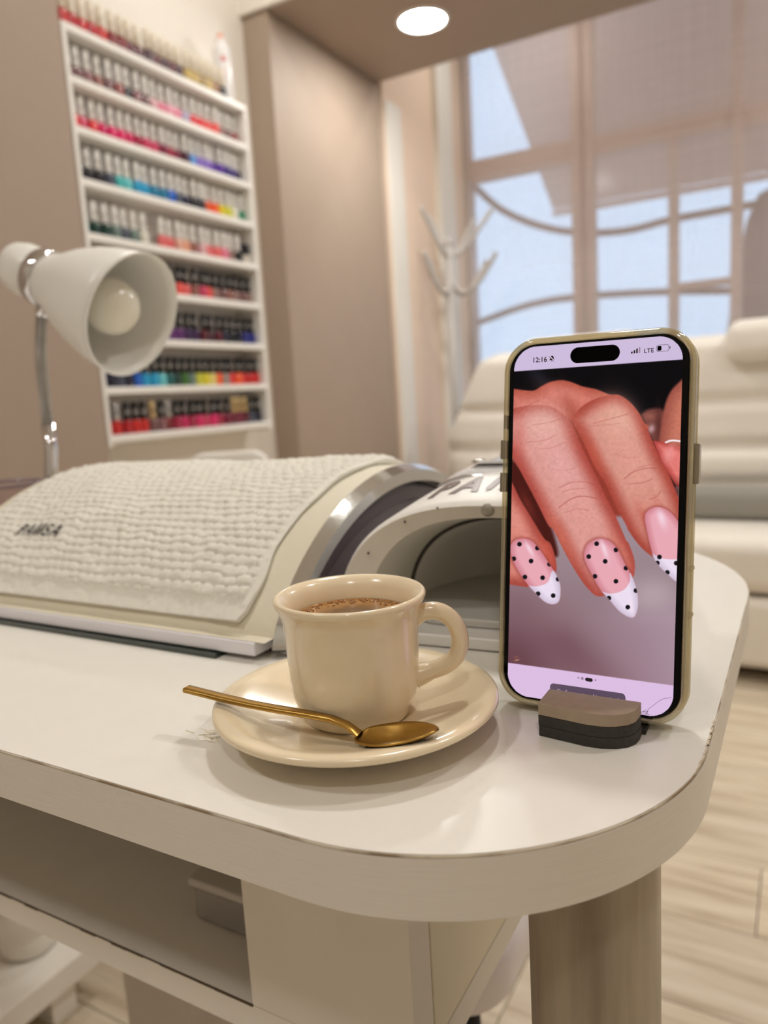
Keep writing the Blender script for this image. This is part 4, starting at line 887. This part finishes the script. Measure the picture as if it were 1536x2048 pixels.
for k, h in enumerate((0.0008, 0.0013, 0.0018, 0.0023)):
    x, y = UV(1261.0 + k * 5.1, 706.6 - k * 0.45); flat('signal_bar', rrect(x, x + 0.0006, y, y + h, 0.00015, 3), M_ink if k < 3 else M_ink2)
x, y = UV(1311.5, 703); W_, H_ = 0.0046, 0.0026
oo = rrect(x, x + W_, y, y + H_, 0.0008, 5); oi = rrect(x + 0.00014, x + W_ - 0.00014, y + 0.00014, y + H_ - 0.00014, 0.0007, 5); nn = len(oo)
MB().add([(a, b, ZS) for a, b in oo] + [(a, b, ZS) for a, b in oi], [(k, (k + 1) % nn, nn + (k + 1) % nn, nn + k) for k in range(nn)]).build('battery_outline', M_ink, disp)
flat('battery_charge', rrect(x + 0.0004, x + 0.0019, y + 0.0004, y + H_ - 0.0004, 0.0004, 4), M_isl); flat('battery_tip', rrect(x + W_ + 0.0002, x + W_ + 0.0005, y + 0.0008, y + H_ - 0.0008, 0.0001, 2), M_ink)
for (px_, r_) in (((1155.5, 1356.5), 0.00038), ((1163.3, 1358), 0.0006), ((1189.7, 1361.4), 0.00038)):
    x, y = UV(*px_); flat('page_dot', [(x + r_ * math.cos(a), y + r_ * math.sin(a)) for a in np.linspace(0, 2 * PI, 13)[:-1]], M_ink2)
x0, y0 = UV(1169, 1359.5); x1, y1 = UV(1184.2, 1360.8); flat('page_dot_current', rrect(x0, x1, y0 - 0.00075, y0 + 0.00075, 0.0007, 5), mat('screen_dark', (52, 44, 54), 0.3))
x0, y0 = UV(1098.5, 1373); x1, y1 = UV(1250, 1394); flat('address_tab', rrect(x0, x1, y0 - 0.0062, y0 + 0.0013, 0.0016, 6), M_tab)
tx0, ty0 = UV(1117, 1390); label_text('search_text', 'uñas puntos', tx0 + 0.0011, ty0 + 0.0006, 0.0024, M_tabt, 0.00002, ZS + 0.00002)
tx1, ty1 = UV(1184, 1400); label_text('tab_text', 'Nav. privada', tx1, ty0 + 0.0006, 0.0022, M_tabt, 0.0, ZS + 0.00002)
ma = [(tx0 - 0.0002 + 0.0007 * math.cos(a), ty0 + 0.0016 + 0.0007 * math.sin(a)) for a in np.linspace(0, 2 * PI, 15)[:-1]]; mi = [(tx0 - 0.0002 + 0.00052 * math.cos(a), ty0 + 0.0016 + 0.00052 * math.sin(a)) for a in np.linspace(0, 2 * PI, 15)[:-1]]
MB().add([(a, b, ZS + 0.00002) for a, b in ma + mi], [(k, (k + 1) % 14, 14 + (k + 1) % 14, 14 + k) for k in range(14)]).build('search_icon', M_tabt, disp)
# hairline crack in the lower corner of the glass
cr = MB()
for ln in ([(1343, 1396.5), (1328, 1398), (1317, 1403), (1306, 1412), (1296, 1419), (1293, 1429)], [(1281, 1427), (1292, 1420)], [(1282, 1429), (1299, 1430)], [(1285, 1424), (1297, 1431)], [(1290, 1431), (1294, 1423)], [(1283, 1425), (1294, 1424)]):
    q = [UV(*p) for p in ln]
    for (xa, ya), (xb, yb) in zip(q[:-1], q[1:]):
        d_ = Vector((xb - xa, yb - ya)); L_ = d_.length; nn_ = Vector((-d_.y, d_.x)) / L_ * 0.00006
        cr.add([(xa - nn_.x, ya - nn_.y, ZS), (xb - nn_.x, yb - nn_.y, ZS), (xb + nn_.x, yb + nn_.y, ZS), (xa + nn_.x, ya + nn_.y, ZS)], [(0, 1, 2, 3)])
o = cr.build('glass_crack', M_ink, disp); o['kind'] = 'stuff'

# phone stand: two glued layers, rounded right front corner, slot for the phone
st = tag(empty('phone_stand', (-0.0705, 0.28, TZ)), 'small two tone dark and taupe block holding the phone', 'phone stand')
def so(p): return (p[0] + 0.0705, p[1] - 0.28)
lip = [(-0.0886, 0.2662), (-0.0700, 0.2640), (-0.0640, 0.2644), (-0.0590, 0.2662), (-0.0552, 0.2692), (-0.0532, 0.2728), (-0.0526, 0.2770), (-0.0526, 0.2812), (-0.0886, 0.2812)]
lip = [(x, y) for x, y in lip]
M_taupe = mat('taupe_clay', (162, 144, 124), 0.7, noise=0.05, nscale=300); M_dk = mat('dark_clay', (46, 43, 38), 0.65, noise=0.25, nscale=500, bump=0.2, bscale=900)
MB().prism([so(p) for p in lip], 0.0088, 0.0137).build('taupe_layer', M_taupe, st, bevel=0.0003)
MB().prism([so(p) for p in lip], 0.0045, 0.0087).build('dark_layer', M_dk, st, bevel=0.0002)
MB().prism([so((x + 0.00015, y + 0.0001)) for x, y in lip], 0.0002, 0.0044).build('dark_layer', M_dk, st, bevel=0.0002)
a, b = so((-0.0884, 0.2822)), so((-0.0512, 0.3060)); MB().box(a[0], b[0], a[1], b[1], 0.0002, 0.0020).build('slot_floor', M_dk, st)
a, b = so((-0.0884, 0.3003)), so((-0.0500, 0.3180)); MB().box(a[0], b[0], a[1], b[1], 0.0021, 0.0150).build('back_block', M_dk, st, bevel=0.0004)

# ------------------------------------------------------------------ desk lamp
dl = tag(empty('desk_lamp', (-0.676, 0.492, TZ)), 'white desk lamp with a bell shade on a chrome gooseneck', 'lamp')
def Dp(v): return Vector(v) - Vector((-0.676, 0.492, TZ))
ax = Vector((0.91, 0.0969, -0.4032)).normalized(); RM = Dp((-0.5686, 0.5302, 0.9759))
zq = ax; xq = zq.cross(Vector((0, 0, 1))).normalized(); yq = zq.cross(xq)
LM = Matrix(((xq.x, yq.x, zq.x, RM.x), (xq.y, yq.y, zq.y, RM.y), (xq.z, yq.z, zq.z, RM.z), (0, 0, 0, 1)))
M_shade = mat('shade_white', (240, 237, 230), 0.32)
sh = MB().lathe([(0.0600, 0.0), (0.0590, -0.012), (0.0562, -0.030), (0.0512, -0.050), (0.0440, -0.070), (0.0362, -0.086), (0.0310, -0.096), (0.0285, -0.103), (0.0278, -0.1085)], 56, mtx=LM).build('shade', M_shade, dl, smooth=True)
md = sh.modifiers.new('thick', 'SOLIDIFY'); md.thickness = 0.0014; md.offset = -1
MB().lathe([(0.0606, 0.0004), (0.0606, -0.0018), (0.0588, -0.0018), (0.0588, 0.0004), (0.0606, 0.0004)], 56, mtx=LM).build('rim', M_shade, dl, smooth=True)
MB().lathe([(0.0262, -0.1085), (0.0290, -0.1095), (0.0292, -0.1225), (0.0262, -0.1235)], 40, mtx=LM).build('chrome_ring', M_chrome, dl, smooth=True)
MB().lathe([(0.0258, -0.1230), (0.0268, -0.1260), (0.0266, -0.1470), (0.0240, -0.1580), (0.0180, -0.1640), (0.0090, -0.1662), (0.0005, -0.1665)], 40, mtx=LM).build('back_cap', M_shade, dl, smooth=True)
bp = [(0.0004, -0.002)] + [(0.0275 * math.sin(a), -0.0295 + 0.0275 * math.cos(a)) for a in np.linspace(0.08, 2.25, 18)] + [(0.0150, -0.058), (0.0135, -0.07), (0.0135, -0.095)]
MB().lathe(bp, 40, mtx=LM).build('bulb', mat('opal_bulb', (232, 226, 210), 0.18, coat=0.3), dl, smooth=True)
gp_ = [Dp(p) for p in ((-0.6783, 0.5021, 0.8763), (-0.6816, 0.5047, 0.9018), (-0.6851, 0.5082, 0.9324), (-0.6867, 0.5127, 0.9628), (-0.6856, 0.5165, 0.9860))]
gs = spline(gp_, 180); rad = [0.0056 + 0.0013 * math.sin(i * 1.55) for i in range(len(gs))]
MB().tube(gs, rad, 14).build('gooseneck', M_satin, dl, smooth=True)
MB().tube([Dp((-0.6856, 0.5165, 0.9855)), Dp((-0.6836, 0.5190, 1.000)), Dp((-0.6810, 0.5196, 1.009))], [0.0068, 0.0072, 0.0072], 16).build('neck_joint', M_chrome, dl, smooth=True)
MB().tube([Dp((-0.6757, 0.4925, 0.766)), Dp((-0.6749, 0.4945, 0.8200)), Dp((-0.6738, 0.4985, 0.850)), Dp((-0.6783, 0.5021, 0.8768))], [0.0066, 0.0066, 0.0067, 0.0068], 20).build('stem', M_chrome, dl, smooth=True)
MB().lathe([(0.0005, 0.0002), (0.036, 0.0002), (0.037, 0.004), (0.034, 0.012), (0.020, 0.0165), (0.010, 0.020), (0.0005, 0.020)], 48).build('base', M_shade, dl, smooth=True)

# translucent mauve glass behind the arm rest
mg = tag(empty('mauve_tumbler', (-0.650, 0.425, TZ)), 'translucent mauve tumbler rim peeking out behind the arm rest', 'tumbler')
M_mv = mat_mix('mauve_glass', 0.95, (253, 250, 251), (176, 156, 162), 0.1, 0.2)
MB().lathe([(0.0005, 0.0004), (0.026, 0.0004), (0.031, 0.006), (0.034, 0.040), (0.036, 0.073), (0.0352, 0.0745), (0.0340, 0.073), (0.032, 0.040), (0.029, 0.009), (0.0005, 0.006)], 48).build('wall', M_mv, mg, smooth=True)
MB().lathe([(0.0362, 0.0735), (0.0372, 0.0752), (0.0362, 0.077), (0.0345, 0.0765), (0.0343, 0.0742)], 48).build('rim', mat('mauve_rim', (150, 130, 134), 0.25), mg, smooth=True)

# ------------------------------------------------------------------ coat stand
cs_ = tag(empty('coat_stand', (-1.368, 3.09, 0)), 'white metal coat stand with upturned hooks beside the window', 'coat stand')
M_cs = mat('coat_stand_white', (192, 186, 180), 0.4)
MB().tube([(0, 0, 0.02), (0, 0, 1.52)], 0.017, 16).build('pole', M_cs, cs_, smooth=True)
MB().lathe([(0.019, 1.515), (0.021, 1.525), (0.017, 1.54), (0.0005, 1.545)], 16).build('finial', M_cs, cs_, smooth=True)
for a in (-100, -165, 75, 20):
    dx, dy = math.cos(math.radians(a)), math.sin(math.radians(a))
    k = 0.4 if a == -165 else 1.0
    MB().tube(spline([(0.015 * dx, 0.015 * dy, 1.47), (0.06 * k * dx, 0.06 * k * dy, 1.49), (0.13 * k * dx, 0.13 * k * dy, 1.57), (0.19 * k * dx, 0.19 * k * dy, 1.645)], 20), 0.010, 10).build('hook', M_cs, cs_, smooth=True)
for a in (-95, -150, 62, 5):
    dx, dy = math.cos(math.radians(a)), math.sin(math.radians(a)); k = 0.42 if a == -150 else 1.0
    MB().tube(spline([(0.012 * dx, 0.012 * dy, 1.36), (0.05 * k * dx, 0.05 * k * dy, 1.31), (0.11 * k * dx, 0.11 * k * dy, 1.33), (0.17 * k * dx, 0.17 * k * dy, 1.40), (0.21 * k * dx, 0.21 * k * dy, 1.46)], 24), 0.010, 10).build('hook', M_cs, cs_, smooth=True)
for a in (-90, 30, 150):
    dx, dy = math.cos(math.radians(a)), math.sin(math.radians(a)); MB().tube([(0.01 * dx, 0.01 * dy, 0.12), (0.09 * dx, 0.09 * dy, 0.008)], 0.010, 10).build('foot', M_cs, cs_, smooth=True)

# ------------------------------------------------------------------ sofa
so_ = tag(empty('recliner_sofa', (-0.42, 2.55, 0)), 'wide cream leather recliner sofa under the window', 'sofa')
rows_ = []
for i in range(64):
    z = 0.40 + (1.025 - 0.40) * i / 63
    hw = np.interp(z, [0.40, 0.55, 0.70, 0.85, 0.96, 1.0, 1.025], [0.83, 0.86, 0.865, 0.80, 0.745, 0.72, 0.66])
    cre = sum(math.exp(-((z - q) / 0.022) ** 2) for q in (0.53, 0.655, 0.805))
    pf = 0.155 - 0.022 * cre
    if z > 0.98: pf *= max(0.2, math.sqrt(max(0, 1 - ((z - 0.98) / 0.05) ** 2)))
    row = []
    for k in range(60):
        a = 2 * PI * k / 60; c, s = math.cos(a), math.sin(a)
        x = hw * math.copysign(abs(c) ** 0.35, c); y = (pf if s < 0 else 0.10) * math.copysign(abs(s) ** 0.5, s)
        row.append((x, 0.30 + y + 0.10 * (z - 0.6) - 0.012 * math.cos(3 * x) * (s < 0), z))
    row.append(row[0]); rows_.append(row)
mb = MB().grid(rows_); mb.F.append(tuple(range(63 * 61, 63 * 61 + 60))); mb.build('backrest', M_leather, so_, smooth=True)
def puffy(name, x0, x1, y0, y1, z0, z1, m, bev, par, seg=5): return MB().box(x0, x1, y0, y1, z0, z1).build(name, m, par, bevel=bev, seg=seg)
for x0, x1 in ((-0.84, -0.01), (0.01, 0.84)):
    puffy('seat_cushion', x0, x1, -0.27, 0.20, 0.265, 0.43, M_leather, 0.05, so_)
    puffy('foot_panel', x0, x1, -0.265, -0.14, 0.045, 0.255, M_leather, 0.03, so_)
puffy('base', -0.80, 0.80, -0.10, 0.36, 0.02, 0.26, mat('dark_base', (40, 36, 34), 0.7), 0.01, so_, 2)
puffy('head_cushion', 0.185, 0.72, 0.10, 0.24, 0.925, 1.06, M_leather, 0.05, so_)
puffy('head_cushion', -0.50, -0.08, 0.10, 0.24, 0.925, 1.06, M_leather, 0.05, so_)
gb = puffy('grey_bolster', -0.27, 0.27, -0.055, 0.055, 0.0, 0.10, mat('grey_fabric', (150, 146, 138), 0.9), 0.035, None)
gb.location = (-0.10, 2.612, 0.432); tag(gb, 'long grey bolster lying on the cream sofa seat', 'bolster')
